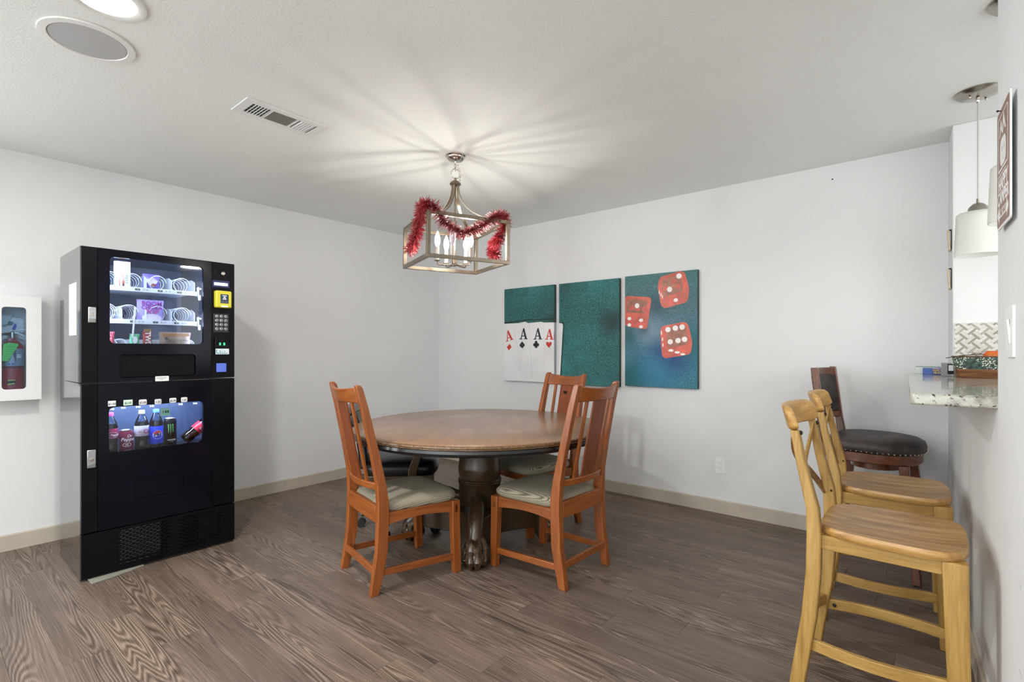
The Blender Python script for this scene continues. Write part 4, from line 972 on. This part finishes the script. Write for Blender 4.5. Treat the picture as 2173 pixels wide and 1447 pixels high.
# ---- drinks
def wrap(me, r):
    for v_ in me.vertices:
        u, w, d = v_.co; a = u/r; v_.co = ((r+d)*math.sin(a), -(r+d)*math.cos(a), w)
    return me
def sub_plate(outl, th): 
    me = plate(outl, th); b_ = bmesh.new(); b_.from_mesh(me)
    bmesh.ops.triangulate(b_, faces=b_.faces[:]); bmesh.ops.subdivide_edges(b_, edges=b_.edges[:], cuts=2, use_grid_fill=True); b_.to_mesh(me); b_.free(); return me
BT = 'bottles and cans in the drink window'
def bottle(label, x, y, z, capm, lab, prints, rot=None, scale=1.0, lz=(.075, .13)):
    t = thing('soda_bottle', label, 'bottle', (x, y, z), 0, BT, rot)
    if scale != 1: t.scale = (scale,)*3
    bb = nb(); lathe(bb, [(.020, 0), (.030, .004), (.0335, .014), (.034, .04), (.031, .055), (.034, .07), (.034, .135), (.033, .15), (.028, .165)], n=28); obj('cola', bb, M_cola, t)
    bb = nb(); loft(bb, [circ(0, 0, z_, r_, 28) for r_, z_ in ((.0345, .135), (.0335, .152), (.028, .172), (.020, .19), (.0135, .203), (.0125, .212))], cap=False); obj('clear_shoulder', bb, M_clearpl, t)
    bb = nb(); loft(bb, [circ(0, 0, z_, r_, 24) for r_, z_ in ((.0142, .209), (.0148, .211), (.0148, .226), (.0135, .2285))]); obj('cap', bb, capm, t)
    bb = nb(); loft(bb, [circ(0, 0, z_, r_, 28) for r_, z_ in ((.0347, lz[0]), (.0352, lz[0]+.001), (.0352, lz[1]-.001), (.0347, lz[1]))], cap=False); lb = obj('label_sleeve', bb, lab, t)
    for me_, mt_, dx, dz, nm_ in prints:
        me_.transform(Matrix.Translation((dx, dz, 0))); wrap(me_, .0356); obj(nm_, me_, mt_, lb)
    return t
M_mar = flat('8a1a48', .35)
def oval(a, b_, n=28, cx=0, cy=0): return [(cx+a*math.cos(2*PI*i/n), cy+b_*math.sin(2*PI*i/n)) for i in range(n)]
BY = 3.50
bottle('maroon-labelled cola bottle with magenta cap at the left edge of the drink window', .738, BY+.01, .645, flat('c83a78'), M_mar, [(text_mesh('Dr Pepper', .017, shear=.3, bold=.0003), flat('f0e6ec'), .004, .105, 'lettering'), (plate([oval(.028, .016, cx=.004, cy=.105), oval(.026, .0145, cx=.004, cy=.105)], .0003), flat('f0e6ec'), 0, 0, 'oval_line')], lz=(.083, .14))
bottle('clear cola bottle with white cap and pale label in the drink window', .880, BY, .645, flat('e8ecec'), flat('c9c4d2'), [(text_mesh('Co', .034, bold=.0006, sx=.9), flat('b8325a'), .018, .108, 'lettering'), (text_mesh('diet', .012, bold=.0003), flat('c2607e'), -.016, .108, 'lettering')], lz=(.083, .142))
bottle('blue-labelled cola bottle with blue cap and round emblem', .949, BY-.004, .645, flat('4a86d8'), plain('vivid_blue_label', '1f3fe0', .35), [], lz=(.03, .132))
pt = [o for o in bpy.data.objects if o.type == 'EMPTY' and o.get('label', '').startswith('blue-labelled')][0]
def emb(outl, mt_, nm_, th):
    me = sub_plate(outl, .0002); me.transform(Matrix.Translation((.0, .083, th))); wrap(me, .0354); obj(nm_, me, mt_, pt)
rE = .0255
def wave_cap(top):
    pts = []
    for i in range(15):
        a = R(20+140*i/14) if top else R(200+140*i/14); pts.append((rE*.93*math.cos(a), rE*.93*math.sin(a)))
    y0_ = pts[-1][1]; 
    n = 8; x0_, x1_ = pts[-1][0], pts[0][0]
    for i in range(1, n):
        f = i/n; pts.append((x0_+(x1_-x0_)*f, y0_+(-.004 if top else .004)*math.sin(2*PI*f)+(-.001 if top else .001)))
    return pts
emb([oval(rE, rE, 36)], flat('f2f4f8'), 'emblem_disc', 0.0002)
emb([wave_cap(True)], flat('d8304a'), 'emblem_red', 0.0005); emb([wave_cap(False)], plain('vivid_blue_label', '1f3fe0', .35), 'emblem_blue', 0.0005)
me = text_mesh('PEPSI', .0165, sx=.88, bold=.0006); me.transform(Matrix.Translation((0, .0825, .0008))); wrap(me, .0354); obj('lettering', me, flat('14161e'), pt)
bottle('tilted cola bottle with red label leaning at the right of the drink window', 1.098, 3.515, .672, flat('c83040'), plain('red_label', 'd83048', .3), [(text_mesh('Co', .022, shear=.3, bold=.0004), flat('f6e2e4'), .004, .105, 'lettering')], rot=(0, R(52), 0), lz=(.078, .13))
def can(label, x, y, z, r, h, mat, prints):
    t = thing('drink_can', label, 'can', (x, y, z), 0, BT)
    bb = nb(); loft(bb, [circ(0, 0, z_, r_, 32) for r_, z_ in ((r*.75, 0), (r*.92, .004), (r, .012), (r, h-.018), (r*.93, h-.009), (r*.86, h-.004))]); obj('can_body', bb, mat, t)
    bb = nb(); loft(bb, [circ(0, 0, z_, r_, 32) for r_, z_ in ((r*.86, h-.004), (r*.89, h-.001), (r*.88, h), (r*.8, h-.004), (r*.01, h-.004))]); obj('can_lid', bb, M_steel, t)
    for me_, mt_, dx, dz, nm_ in prints:
        me_.transform(Matrix.Translation((dx, dz, 0.0003))); wrap(me_, r); obj(nm_, me_, mt_, t)
    return t
can('maroon soda can with white cursive lettering', .807, BY-.002, .645, .0345, .124, flat('7a1840', .28, .3), [(text_mesh('Dr', .022, shear=.25, bold=.0005), flat('f4eef2'), .008, .092, 'lettering'), (text_mesh('Pepper', .026, shear=.25, bold=.0005), flat('f4eef2'), .004, .074, 'lettering'), (plate([oval(.020, .012, cx=-.004, cy=.045), oval(.017, .0095, cx=-.004, cy=.045)], .0003), flat('e8dce4'), 0, 0, 'oval_line'), (text_mesh('23', .015, bold=.0005), flat('f4eef2'), -.004, .045, 'lettering'), (text_mesh('EST 1885', .009), flat('f4eef2'), 0, .012, 'lettering')])
cl = []
for xo, zt_ in ((-.011, .0), (0, -.012), (.011, .002)):
    cl.append(plate([[(xo-.003, .028), (xo+.0035, .027), (xo+.002, .008), (xo+.0035, -.006), (xo, -.026+zt_), (xo-.001, -.004), (xo-.003, .006)]], .0003))
can('tall black energy drink can with green claw mark', 1.022, BY+.004, .645, .0335, .168, plain('black_can', '14161c', .25, .3), [(merge(cl), flat('6fc26a'), -.006, .108, 'claw_mark'), (text_mesh('MONSTER', .011, bold=.0004, sx=.85), flat('e8eaee'), .0, .042, 'lettering'), (text_mesh('ENERGY', .006), flat('b8bcc4'), .0, .032, 'lettering')])
# shim under the front
t = thing('cardboard_shim', 'grey cardboard shim poking out under the vending machine', 'shim', (.68, 3.40, 0))
me = plate([[(.628, 3.382), (.633, 3.360), (.70, 3.372), (.80, 3.398), (.872, 3.426), (.872, 3.47), (.628, 3.47)]], .006, .0015); obj('card', me, plain('shim_card', '8f8d82', .7), t, world=True)

# ================================================================ EXTINGUISHER CABINET
fc = thing('extinguisher_cabinet', 'white wall cabinet with rounded window at the left edge holding a fire extinguisher', 'cabinet', (.425, 4.33, .92))
CY = 4.20
me = plate([rrect(.304, .919, .546, 1.542, .002, 2), rrect(.3725, .986, .478, 1.475, .018, 6)], .014); put('cabinet_door', me, M_whitemetal, fc, frame_m((0, CY+.014, 0), (1, 0, 0), (0, 0, 1)), bev=.0015, smooth=30)
bb = nb(); 
box(bb, .308, .312, CY+.014, 4.3295, .923, 1.538); box(bb, .538, .542, CY+.014, 4.3295, .923, 1.538); box(bb, .312, .538, CY+.014, 4.3295, .923, .927); box(bb, .312, .538, CY+.014, 4.3295, 1.534, 1.538); box(bb, .312, .538, 4.325, 4.3295, .927, 1.534)
obj('cabinet_box', bb, M_whitemetal, fc, world=True, smooth=0)
me = plate([rrect(.371, .984, .480, 1.477, .018, 6)], .002); put('window_pane', me, glass('blueish_pane', (.78, .88, .97, 1)), fc, frame_m((0, CY+.012, 0), (1, 0, 0), (0, 0, 1)))
put('inspection_card', plate([[(.372, 1.37), (.405, 1.375), (.432, 1.445), (.372, 1.44)]], .001), flat('c8d4d8'), fc, frame_m((0, 4.30, 0), (1, 0, 0), (0, 0, 1)))
put('green_emblem', plate([oval(.018, .011, cx=.417, cy=1.383)], .001), flat('2f7a78'), fc, frame_m((0, 4.318, 0), (1, 0, 0), (0, 0, 1)))
fe = thing('fire_extinguisher', 'red fire extinguisher with lime tag inside the white wall cabinet', 'fire extinguisher', (.425, 4.272, .927))
bb = nb(); lathe(bb, [(.045, 0), (.052, .006), (.052, .30), (.046, .325), (.03, .345), (.018, .355), (.016, .365)], n=36); obj('cylinder', bb, plain('extinguisher_red', 'a8142a', .3, 0, .05, coat=.3), fe)
bb = nb(); loft(bb, [circ(0, 0, z_, .0525, 36) for z_ in (.198, .302)], cap=False); lb = obj('label_wrap', bb, plain('silver_label', '98a4b4', .4, .3), fe)
bb = nb(); loft(bb, [circ(0, 0, z_, .0528, 36) for z_ in (.182, .197)], cap=False); obj('dark_band', bb, flat('5a1430'), fe)
for mt_, outl, nm in ((flat('3a6fb0'), [[(-.026, .204), (-.014, .204), (-.014, .214), (-.026, .214)], [(-.008, .204), (.006, .204), (.006, .214), (-.008, .214)]], 'blue_boxes'), (flat('42506a'), [[(.010, .205), (.012, .205), (.012, .296), (.010, .296)], [(-.006, .288), (.010, .288), (.010, .296), (-.006, .296)]], 'label_rules'), (flat('e6eaee'), [[(.014, .246), (.038, .246), (.038, .266), (.014, .266)]], 'white_sticker')):
    me = sub_plate(outl, .0003); me.transform(Matrix.Translation((0, 0, .0003))); wrap(me, .0526); obj(nm, me, mt_, lb)
me = text_mesh('EXTINGUISHER', .005); me.transform(Matrix.Translation((.026, .258, .0008))); wrap(me, .0526); obj('lettering', me, flat('30343c'), lb)
me = sub_plate([oval(.022, .018, cx=-.010, cy=.100)], .0003); me.transform(Matrix.Translation((0, 0, .0003))); wrap(me, .0526); r_o = obj('round_sticker', me, flat('2c2430'), fe)
me = sub_plate([[(-.026, .108), (.006, .111), (.008, .116), (-.024, .115)], [(-.026, .084), (.006, .090), (.004, .096), (-.025, .092)]], .0003); me.transform(Matrix.Translation((0, 0, .0006))); wrap(me, .0526); obj('yellow_bands', me, flat('d8d860'), fe)
bb = nb(); lathe(bb, [(.013, .362), (.013, .40), (.009, .405)], n=16); obj('valve', bb, M_chrome, fe)
bb = nb(); ball(bb, (-.012, -.026, .353), .014, 1, .7, 1); obj('pressure_gauge', bb, plain('gauge_pink', 'b86a80', .3, .3), fe)
bb = nb(); loft(bb, [[(x_, -.010, z), (x_, .010, z), (x_, .010, z+.008), (x_, -.010, z+.008)] for x_, z in ((-.015, .402), (.02, .412), (.056, .415))]); obj('carry_handle', bb, flat('e4e8ec', .3), fe)
bb = nb(); loft(bb, [[(x_, -.010, z), (x_, .010, z), (x_, .010, z+.008), (x_, -.010, z+.008)] for x_, z in ((-.005, .395), (.02, .392), (.056, .372))]); obj('squeeze_lever', bb, flat('e4e8ec', .3), fe)
bb = nb(); tube(bb, [(-.012, -.005, .388), (-.03, -.02, .388), (-.052, -.03, .384), (-.062, -.03, .33), (-.062, -.02, .2)], .008); obj('hose', bb, M_rubber, fe)
bb = nb(); loft(bb, [[(x_, -.025, z), (x_+w, -.025, z), (x_+w, -.022, z), (x_, -.022, z)] for x_, w, z in ((-.004, .014, .415), (.000, .016, .435), (.008, .006, .452))]); obj('pull_pin_tab', bb, flat('2440a8'), fe)
put('lime_tag', plate([[(-.05, .228), (-.024, .226), (.020, .322), (.018, .331), (-.02, .337), (-.045, .328)]], .001), flat('5fd060'), fe, MF(.425, 4.272-.058, .927), label='lime green tag')
put('tag_lines', merge([plate([[(-.042+.003*i, .240+.014*i), (-.022+.006*i, .240+.014*i), (-.022+.006*i, .242+.014*i), (-.042+.003*i, .242+.014*i)]], .0003) for i in range(6)]), flat('2f7a3c'), fe, MF(.425, 4.272-.0595, .927))

# ================================================================ WALL ART (three canvases)
AX = 3.88
def canvas(label, yl, z0, w, h, mat, group='three-panel canvas print'):
    t = thing('canvas_print', label, 'picture', (3.915, yl-w/2, z0), 0, group)
    bb = nb(); box(bb, AX, 3.9145, yl-w, yl, z0, z0+h); obj('canvas', bb, mat, t, world=True, bev=.003)
    return t, lambda nm, me, mt_, lift=.0006, **kw: put(nm, me, mt_, t, MA(AX-lift, yl, z0), smooth=0, **kw)
M_edge = flat('1c3634')
c1, p1 = canvas('left teal canvas showing four aces at its bottom', 3.322, .915, .613, .917, M_felt)
c2, p2 = canvas('middle plain teal canvas', 2.656, .905, .616, .926, M_felt2)
c3, p3 = canvas('right blue-green canvas showing three red dice', 1.987, .920, .608, .917, M_feltb)
for o_, yl, w, z0, h in ((c1, 3.322, .613, .915, .917), (c2, 2.656, .616, .905, .926), (c3, 1.987, .608, .920, .917)):
    bb = nb(); box(bb, AX+.001, 3.9145, yl-w-.0006, yl-w+.0002, z0+.001, z0+h-.001); obj('dark_side_edge', bb, M_edge, o_, world=True, smooth=0)
M_card = flat('e9e8ea')
bb = nb(); box(bb, AX+.0008, 3.9145, 3.322-.613-.0012, 3.322-.613-.0006, .917, .917+.561); obj('card_side_wrap', bb, flat('b4b4ba'), c1, world=True, smooth=0)
p1('dark_print_edge', plate([[(0.002, .571), (.30, .592), (.607, .59), (.611, .60), (.30, .603), (.002, .585)]], .0003), flat('123330'), .0003)
p1('card_faces', plate([[(.0, .0), (.613, .0), (.613, .563), (.49, .566), (.46, .574), (.33, .568), (.31, .566), (.267, .581), (.18, .570), (.0, .570)]], .0004), M_card)
p1('card_edges', plate([[(.110, .571), (.1115, .571), (.18, .33), (.215, .05), (.2135, .05), (.178, .33)], [(.320, .567), (.322, .567), (.344, .20), (.36, .02), (.358, .02), (.342, .20)], [(.497, .566), (.4985, .566), (.503, .02), (.5015, .02)]], .0003), flat('c3c2c6'), .0012)
p2('card_face', plate([[(0, 0), (.008, .0), (.045, .538), (.041, .554), (.030, .561), (0, .564)]], .0004), M_card)
p2('card_shadow_print', plate([[(.009, .0), (.022, .0), (.062, .545), (.05, .575), (.03, .578), (.03, .566), (.044, .558), (.050, .538)]], .0003), flat('143f3c'), .0004)
def ace(s=1.0):
    # slab-serif A, 0..1 tall
    out = [[(.0, .0), (.36, .0), (.36, .07), (.27, .07), (.31, .26), (.60, .26), (.66, .07), (.56, .07), (.56, .0), (.98, .0), (.98, .07), (.88, .07), (.58, 1.0), (.46, 1.0), (.14, .07), (.0, .07)],
           [(.34, .34), (.46, .74), (.58, .34)]]
    return plate([[(x_*s, y_*s) for x_, y_ in o_] for o_ in out], .0003)
def disc(cx, cy, r, n=18, ry=None): return [(cx+r*math.cos(2*PI*i/n), cy+(ry or r)*math.sin(2*PI*i/n)) for i in range(n)]
def heart(cx, cy, w, h, flip=1):
    o_ = []
    for i in range(28):
        t_ = 2*PI*i/28; o_.append((cx+w/2*math.sin(t_)**3, cy+flip*h/2*(.82*math.cos(t_)-.32*math.cos(2*t_)-.12*math.cos(3*t_)-.05*math.cos(4*t_)+.08)))
    return o_
red, blk_ = flat('c93a34'), flat('26262a')
def tilt(me, cx, cy, rot, x_, y_): me.transform(Matrix.Translation((x_, y_, 0)) @ Matrix.Rotation(rot, 4, 'Z') @ Matrix.Translation((cx, cy, 0))); return me
p1('ace_letter', tilt(ace(.105), 0, 0, R(14), .022, .386), red, .0012)
p1('ace_letter', tilt(ace(.108), 0, 0, 0, .196, .410), blk_, .0012)
p1('ace_letter', tilt(ace(.108), 0, 0, 0, .370, .406), blk_, .0012)
p1('ace_letter', tilt(ace(.100), 0, 0, R(-1), .508, .404), red, .0012)
p1('ace_letter', plate([[(.6085, .395), (.6125, .395), (.6125, .48), (.6085, .45)], disc(.6115, .36, .0012)], .0003), red, .0012)
p1('diamond_suit', plate([[(.035, .335), (.072, .368), (.098, .335), (.062, .302)]], .0003), red, .0012)
p1('spade_suit', plate([heart(.232, .362, .064, .062, -1)], .0003), blk_, .0012); p1('spade_stem', plate([[(.215, .326), (.249, .326), (.235, .36), (.229, .36)]], .0003), blk_, .0015)
p1('club_suit', merge([plate([disc(.403, .378, .0165)], .0003), plate([disc(.384, .355, .0165)], .0003), plate([disc(.422, .355, .0165)], .0003), plate([[(.386, .325), (.420, .325), (.406, .37), (.400, .37)]], .0003)]), blk_, .0012)
p1('heart_suit', plate([heart(.553, .355, .066, .068, 1)], .0003), red, .0012)
def rp(pts, r=.02, n=4):   # round polygon corners
    out = []; m_ = len(pts)
    for i in range(m_):
        p, a, c_ = Vector(pts[i]), Vector(pts[i-1]), Vector(pts[(i+1) % m_])
        d1, d2 = (a-p), (c_-p); r1 = min(r, d1.length*.45, d2.length*.45); s_, e_ = p+d1.normalized()*r1, p+d2.normalized()*r1
        for k2 in range(n+1):
            f = k2/n; q = s_*(1-f)**2+p*2*f*(1-f)+e_*f*f; out.append((q.x, q.y))
    return out
D1, D2, D3, DW, DD = plain('die_red', 'c9503c', .35, 0, .3, 14), plain('die_amber', '9a5a44', .35, 0, .35, 22), flat('8f6a4c', .4), flat('f4ece8'), flat('a8403c', .4)
def dice(body, top, mids, pips, ghost):
    p3('die_body', plate([rp(body, .03)], .0003), D1, .0008)
    p3('die_face', plate([rp(top, .02)], .0003), D2, .0014)
    for m_ in mids: p3('die_side', plate([rp(m_, .015)], .0003), DD, .0014)
    if ghost: p3('die_ghost_pips', plate([disc(x_, y_, .021) for x_, y_ in ghost], .0003), D1, .0020)
    for x_, y_, rx, ry in pips: p3('die_pip', plate([disc(x_, y_, rx, 20, ry)], .0003), DW, .0026)
dice([(.003, .755), (.228, .729), (.236, .70), (.198, .468), (.003, .501)], [(.022, .725), (.205, .705), (.185, .600), (.010, .615)], [], [(.112, .666, .020, .021), (.042, .562, .018, .014), (.147, .545, .018, .014), (.042, .509, .017, .014), (.147, .491, .017, .013)], [(.067, .650), (.118, .64), (.175, .634)])
dice([(.305, .885), (.478, .918), (.512, .903), (.546, .772), (.532, .671), (.347, .631), (.318, .656), (.288, .807)], [(.33, .86), (.475, .89), (.50, .76), (.34, .72)], [], [(.465, .878, .022, .021), (.389, .780, .021, .022), (.440, .692, .018, .015), (.304, .762, .004, .016), (.318, .742, .004, .016), (.330, .725, .004, .016)], [(.355, .79), (.455, .80), (.47, .72), (.42, .84)])
dice([(.325, .490), (.505, .520), (.536, .501), (.571, .357), (.556, .267), (.347, .233), (.325, .258), (.309, .461)], [(.350, .475), (.515, .497), (.540, .345), (.372, .318)], [(.365, .30), (.535, .325), (.545, .275), (.36, .245)][:0] and [], [(.376, .462, .022, .021), (.436, .472, .022, .021), (.490, .479, .022, .021), (.395, .365, .022, .021), (.458, .374, .022, .021), (.509, .383, .022, .021), (.400, .297, .022, .011), (.451, .282, .022, .010), (.495, .267, .020, .009), (.322, .437, .005, .018), (.331, .385, .005, .016), (.335, .34, .005, .016)], [])

# outlet
t = thing('wall_outlet', 'white duplex electrical outlet low on the art wall', 'outlet', (3.915, 1.219, .355))
put('cover_plate', plate([rrect(-.038, -.058, .038, .058, .004)], .005), M_white, t, MA(3.915, 1.219, .355), bev=.0015)
for s in (-1, 1):
    rc = put('receptacle', plate([rrect(-.016, s*.0195-.0135, .016, s*.0195+.0135, .009)], .0012), M_white, t, MA(3.9098, 1.219, .355), label=None)
    put('slots', plate([[(-.008, s*.0195-.001), (-.0062, s*.0195-.001), (-.0062, s*.0195+.007), (-.008, s*.0195+.007)], [(.0052, s*.0195-.001), (.007, s*.0195-.001), (.007, s*.0195+.006), (.0052, s*.0195+.006)], disc(0, s*.0195-.0065, .0022, 10)], .0003), M_darkin, rc, MA(3.9085, 1.219, .355))

# ================================================================ BAR WALL ITEMS
def MW(x, z): return frame_m((x, wy(x)+.0002, z), (-1, -.045, 0), (0, 0, 1))
# sign
sg = thing('camp_sign', 'brown metal sign with white lettering hung on the wall beside the pendants', 'sign', (1.91, wy(1.91), 1.725), 0)
Ms = MW(1.911, 1.725); Ms = Ms @ Matrix.Translation((0, 0, .010))
M_brown = plain('sign_brown', '8d6c5f', .45, 0, .08); M_sw = flat('eeeeee')
put('sign_plate', plate([rrect(-.103, -.167, .103, .167, .012, 4)], .004), M_sw, sg, Ms, bev=.001)
put('brown_field', plate([rrect(-.097, -.160, .094, .160, .010, 4)], .0006), M_brown, sg, Ms @ Matrix.Translation((0, 0, .004)))
Mt = Ms @ Matrix.Translation((0, 0, .0047))
put('border_line', plate([rrect(-.075, -.01, .075, .142, .006, 3), rrect(-.072, -.007, .072, .139, .005, 3)], .0004), M_sw, sg, Mt)
put('tent_shapes', plate([[(-.055, .085), (-.03, .13), (-.012, .093), (.012, .138), (.045, .085), (.03, .09), (.012, .112), (-.002, .086), (-.014, .09), (-.03, .108), (-.045, .088)]], .0004), M_sw, sg, Mt)
put('marshmallow_shape', plate([rrect(-.045, .0, .045, .075, .026, 5), disc(-.014, .046, .005, 10, .009), disc(.018, .046, .005, 10, .009), disc(.0, .02, .004, 10)], .0004), M_sw, sg, Mt)
put('ground_lines', plate([[(-.07, -.004), (.06, -.004), (.06, -.0075), (-.07, -.0075)], [(-.085, -.018), (.05, -.018), (.05, -.021), (-.085, -.021)]], .0004), M_sw, sg, Mt)
put('lettering', merge([moved(text_mesh('HAPPY', .052, bold=.0014, sx=.95), 0, -.046), moved(text_mesh('CAMPER', .052, bold=.0014, sx=.88), 0, -.086)]), M_sw, sg, Mt)
put('arrow', plate([[(-.088, -.128), (-.058, -.104), (-.058, -.117), (.058, -.117), (.058, -.104), (.088, -.128), (.058, -.152), (.058, -.139), (-.058, -.139), (-.058, -.152)]], .0004), M_sw, sg, Mt)
put('arrow_lettering', moved(text_mesh('THIS WAY', .022, bold=.0005), 0, -.128), M_brown, sg, Mt @ Matrix.Translation((0, 0, .0004)))
bb = nb(); tube(bb, [(1.94, wy(1.94), 1.878), (1.94, wy(1.94)+.022, 1.881)], .0014, 6); ball(bb, (1.94, wy(1.94)+.022, 1.881), .003, 1, 1, 1, 8, 5)
tag(obj('nail', bb, M_darkin), 'small dark nail in the wall just above the brown sign', 'nail')
# switch
sw = thing('light_switch', 'white rocker light switch on the near wall above the counter line', 'switch', (1.89, wy(1.89), 1.268))
Msw = MW(1.89, 1.268)
put('switch_plate', plate([rrect(-.052, -.068, .052, .068, .004)], .006), M_white, sw, Msw, bev=.0015)
put('rocker', plate([rrect(-.017, -.033, .017, .033, .002)], .005), M_white, sw, Msw @ Matrix.Translation((0, 0, .005)) @ Matrix.Rotation(R(5), 4, 'X'), bev=.001)
# pillar clips
for zz, lab_ in ((1.826, 'upper of two cream tags clipped to the pillar edge'), (1.613, 'lower of two cream tags clipped to the pillar edge')):
    t = thing('wall_clip', lab_, 'clip', (3.70, wy(3.70), zz), 0, 'cream tags on the pillar')
    bb = nb(); box(bb, 3.672, 3.730, wy(3.70)+.0005, wy(3.70)+.003, zz-.045, zz+.056); obj('back_strip', bb, flat('3a3430'), t, world=True, smooth=0)
    bb = nb(); loft(bb, [[(3.665, wy(3.7)+a, z), (3.735, wy(3.7)+a, z), (3.735, wy(3.7)+a+.010, z), (3.665, wy(3.7)+a+.010, z)] for a, z in ((.003, zz-.058), (.010, zz+.052))]); obj('cream_tag', bb, plain('cream_wood', 'cfc3a8', .6, 0, .12, 40), t, world=True, bev=.002)
    bb = nb(); box(bb, 3.690, 3.705, wy(3.70)+.003, wy(3.70)+.012, zz+.052, zz+.058); obj('clip_arm', bb, M_rubber, t, world=True)
# pendants
def pendant(label, x, y, first=None):
    if first: return dup(first, (x, y, 0), 0, label, 'frosted glass pendants over the bar')
    t = thing('glass_pendant', label, 'lamp', (x, y, 0), 0, 'frosted glass pendants over the bar')
    bb = nb(); lathe(bb, [(.086, H-.0005), (.087, H-.005), (.075, H-.016), (.05, H-.024), (.02, H-.028), (.012, H-.03)], n=48); cn = obj('canopy', bb, plain('satin_nickel', 'a9a49c', .22, 1, .03), t)
    for s in (-1, 1):
        bb = nb(); ball(bb, (s*.035, -s*.03, H-.030), .006, 1, 1, 1, 10, 6); obj('canopy_screw', bb, M_chrome, cn)
    bb = nb(); lathe(bb, [(.008, H-.029), (.009, H-.045), (.005, H-.052)], n=14); obj('cord_grip', bb, M_chrome, t)
    bb = nb(); tube(bb, [(0, 0, H-.05), (0, 0, 1.92)], .003, 8); obj('cord', bb, plain('clear_cord', 'b9b9b4', .25), t)
    bb = nb(); lathe(bb, [(.006, 1.935), (.007, 1.915), (.02, 1.91), (.034, 1.895), (.040, 1.872), (.038, 1.868)][::-1], n=28); obj('socket_cup', bb, MATS['satin_nickel'], t)
    bb = nb(); loft(bb, [circ(0, 0, z_, r_, 40) for r_, z_ in ((.030, 1.872), (.072, 1.868), (.079, 1.862), (.0865, 1.668), (.0835, 1.668), (.076, 1.858), (.030, 1.866))], cap=False); obj('glass_shade', bb, M_frost, t)
    return t
pd1 = pendant('frosted glass pendant lamp hanging in front of the pillar', 3.248, -.167)
pendant('frosted glass pendant lamp mostly hidden behind the near wall edge', 2.478, -.238, pd1)
# counter top items
CT = 1.0782
t = thing('card_game_box', 'small blue card game box with yellow lettering on the bar counter', 'box', (3.83, -.02, CT))
bb = nb(); box(bb, -.03, .05, -.068, .062, 0, .036); obj('box', bb, plain('game_blue', '2f56a8', .35), t, bev=.001)
put('box_band', plate([[(-.018, .001), (.024, .001), (.024, .035), (-.018, .035)]], .0004), flat('3a4a8a'), t, MA(3.7995, -.02, CT))
put('pink_line', plate([[(-.018, .031), (.024, .031), (.024, .035), (-.018, .035)]], .0004), flat('d89ab0'), t, MA(3.799, -.02, CT))
put('lettering', merge([moved(text_mesh('FAMILY', .012, bold=.0003), .003, .023), moved(text_mesh('FEUD', .014, bold=.0003), .003, .010)]), flat('e8c860'), t, MA(3.7985, -.02, CT))
t = thing('white_card_box', 'thin white and green box behind the blue game box', 'box', (3.87, .02, CT)); bb = nb(); box(bb, 0.012, .038, -.05, .055, 0, .043); obj('box', bb, flat('dfe8e0'), t, bev=.001)
bb = nb(); box(bb, .011, .039, -.051, .056, .040, .0435); obj('green_lid_edge', bb, flat('6f9a80'), t)
bk = thing('snack_basket', 'copper basket with a printed pinecone band on the bar counter', 'basket', (3.50, -.19, CT))
def br(hx, hy, z): return [(p[0], p[1], z) for p in rrect(-hx, -hy, hx, hy, .018, 4)]
bb = nb(); loft(bb, [br(.058, .092, 0), br(.060, .094, .003), br(.066, .100, .045)]); obj('base', bb, wood('copper_base', '4a2c1a', '6f4629', '8d6238', 'y', .35, 1.5, .2), bk)
bb = nb(); loft(bb, [br(.066, .100, .045), br(.076, .110, .108), br(.074, .108, .108), br(.064, .098, .05)], cap=True); obj('printed_band', bb, M_bask, bk)
bb = nb(); tube(bb, [(p[0], p[1], .108) for p in rrect(-.076, -.110, .076, .110, .02, 5)], .003, 6, closed=True); obj('rim', bb, plain('rim_brown', '5d4236', .5), bk)
t = thing('orange_snack_bag', 'orange crinkled snack bag poking out of the basket', 'snack', (3.51, -.245, CT+.055))
bb = nb(); pts = [(.05, -.045), (.055, .0), (.035, .04), (-.01, .05), (-.04, .03), (-.05, -.02)]
loft(bb, [[(.25*x_, y_*1.0, 0) for x_, y_ in pts], [(.4*x_+.003, y_*1.05, .035) for x_, y_ in pts], [(.35*x_, y_*1.0-.004, .062) for x_, y_ in pts], [(.15*x_+.006, y_*.8-.008, .082) for x_, y_ in pts]]); obj('bag', bb, mat_leather('orange_foil', 'b8481c', 'e8863c', .3), t, smooth=0)
bb = nb(); tube(bb, [(3.46, -.055, CT+.100), (3.455, -.11, CT+.112), (3.45, -.16, CT+.118), (3.452, -.2, CT+.121)], .0022, 6); tube(bb, [(3.452, -.15, CT+.118), (3.448, -.17, CT+.126), (3.45, -.19, CT+.123)], .0015, 5)
tag(obj('twig', bb, plain('twig_brown', '5a4638', .7)), 'thin twig lying across the basket rim', 'twig')
t = thing('card_stand', 'small black and grey card stand behind the basket corner', 'stand', (3.60, -.06, CT))
bb = nb(); box(bb, -.012, .0, -.022, .022, 0, .072); obj('back_plate', bb, plain('stand_grey', '8a8c92', .4), t, bev=.001)
bb = nb(); box(bb, -.014, -.012, -.03, -.004, .012, .066); obj('black_frame', bb, M_black, t)
bb = nb(); loft(bb, [[(-.015, -.028, z_), (-.015, -.008, z_), (-.0142, -.008, z_), (-.0142, -.028, z_)] for z_ in (.03, .06)]); obj('card', bb, flat('e4e4ea'), t)
# tiny marks on the art wall
bb = nb(); ball(bb, (3.9145, .505, 2.345), .005, .6, 1, 1, 8, 5); tag(obj('screw', bb, M_darkin), 'tiny dark screw near the ceiling on the art wall', 'screw')
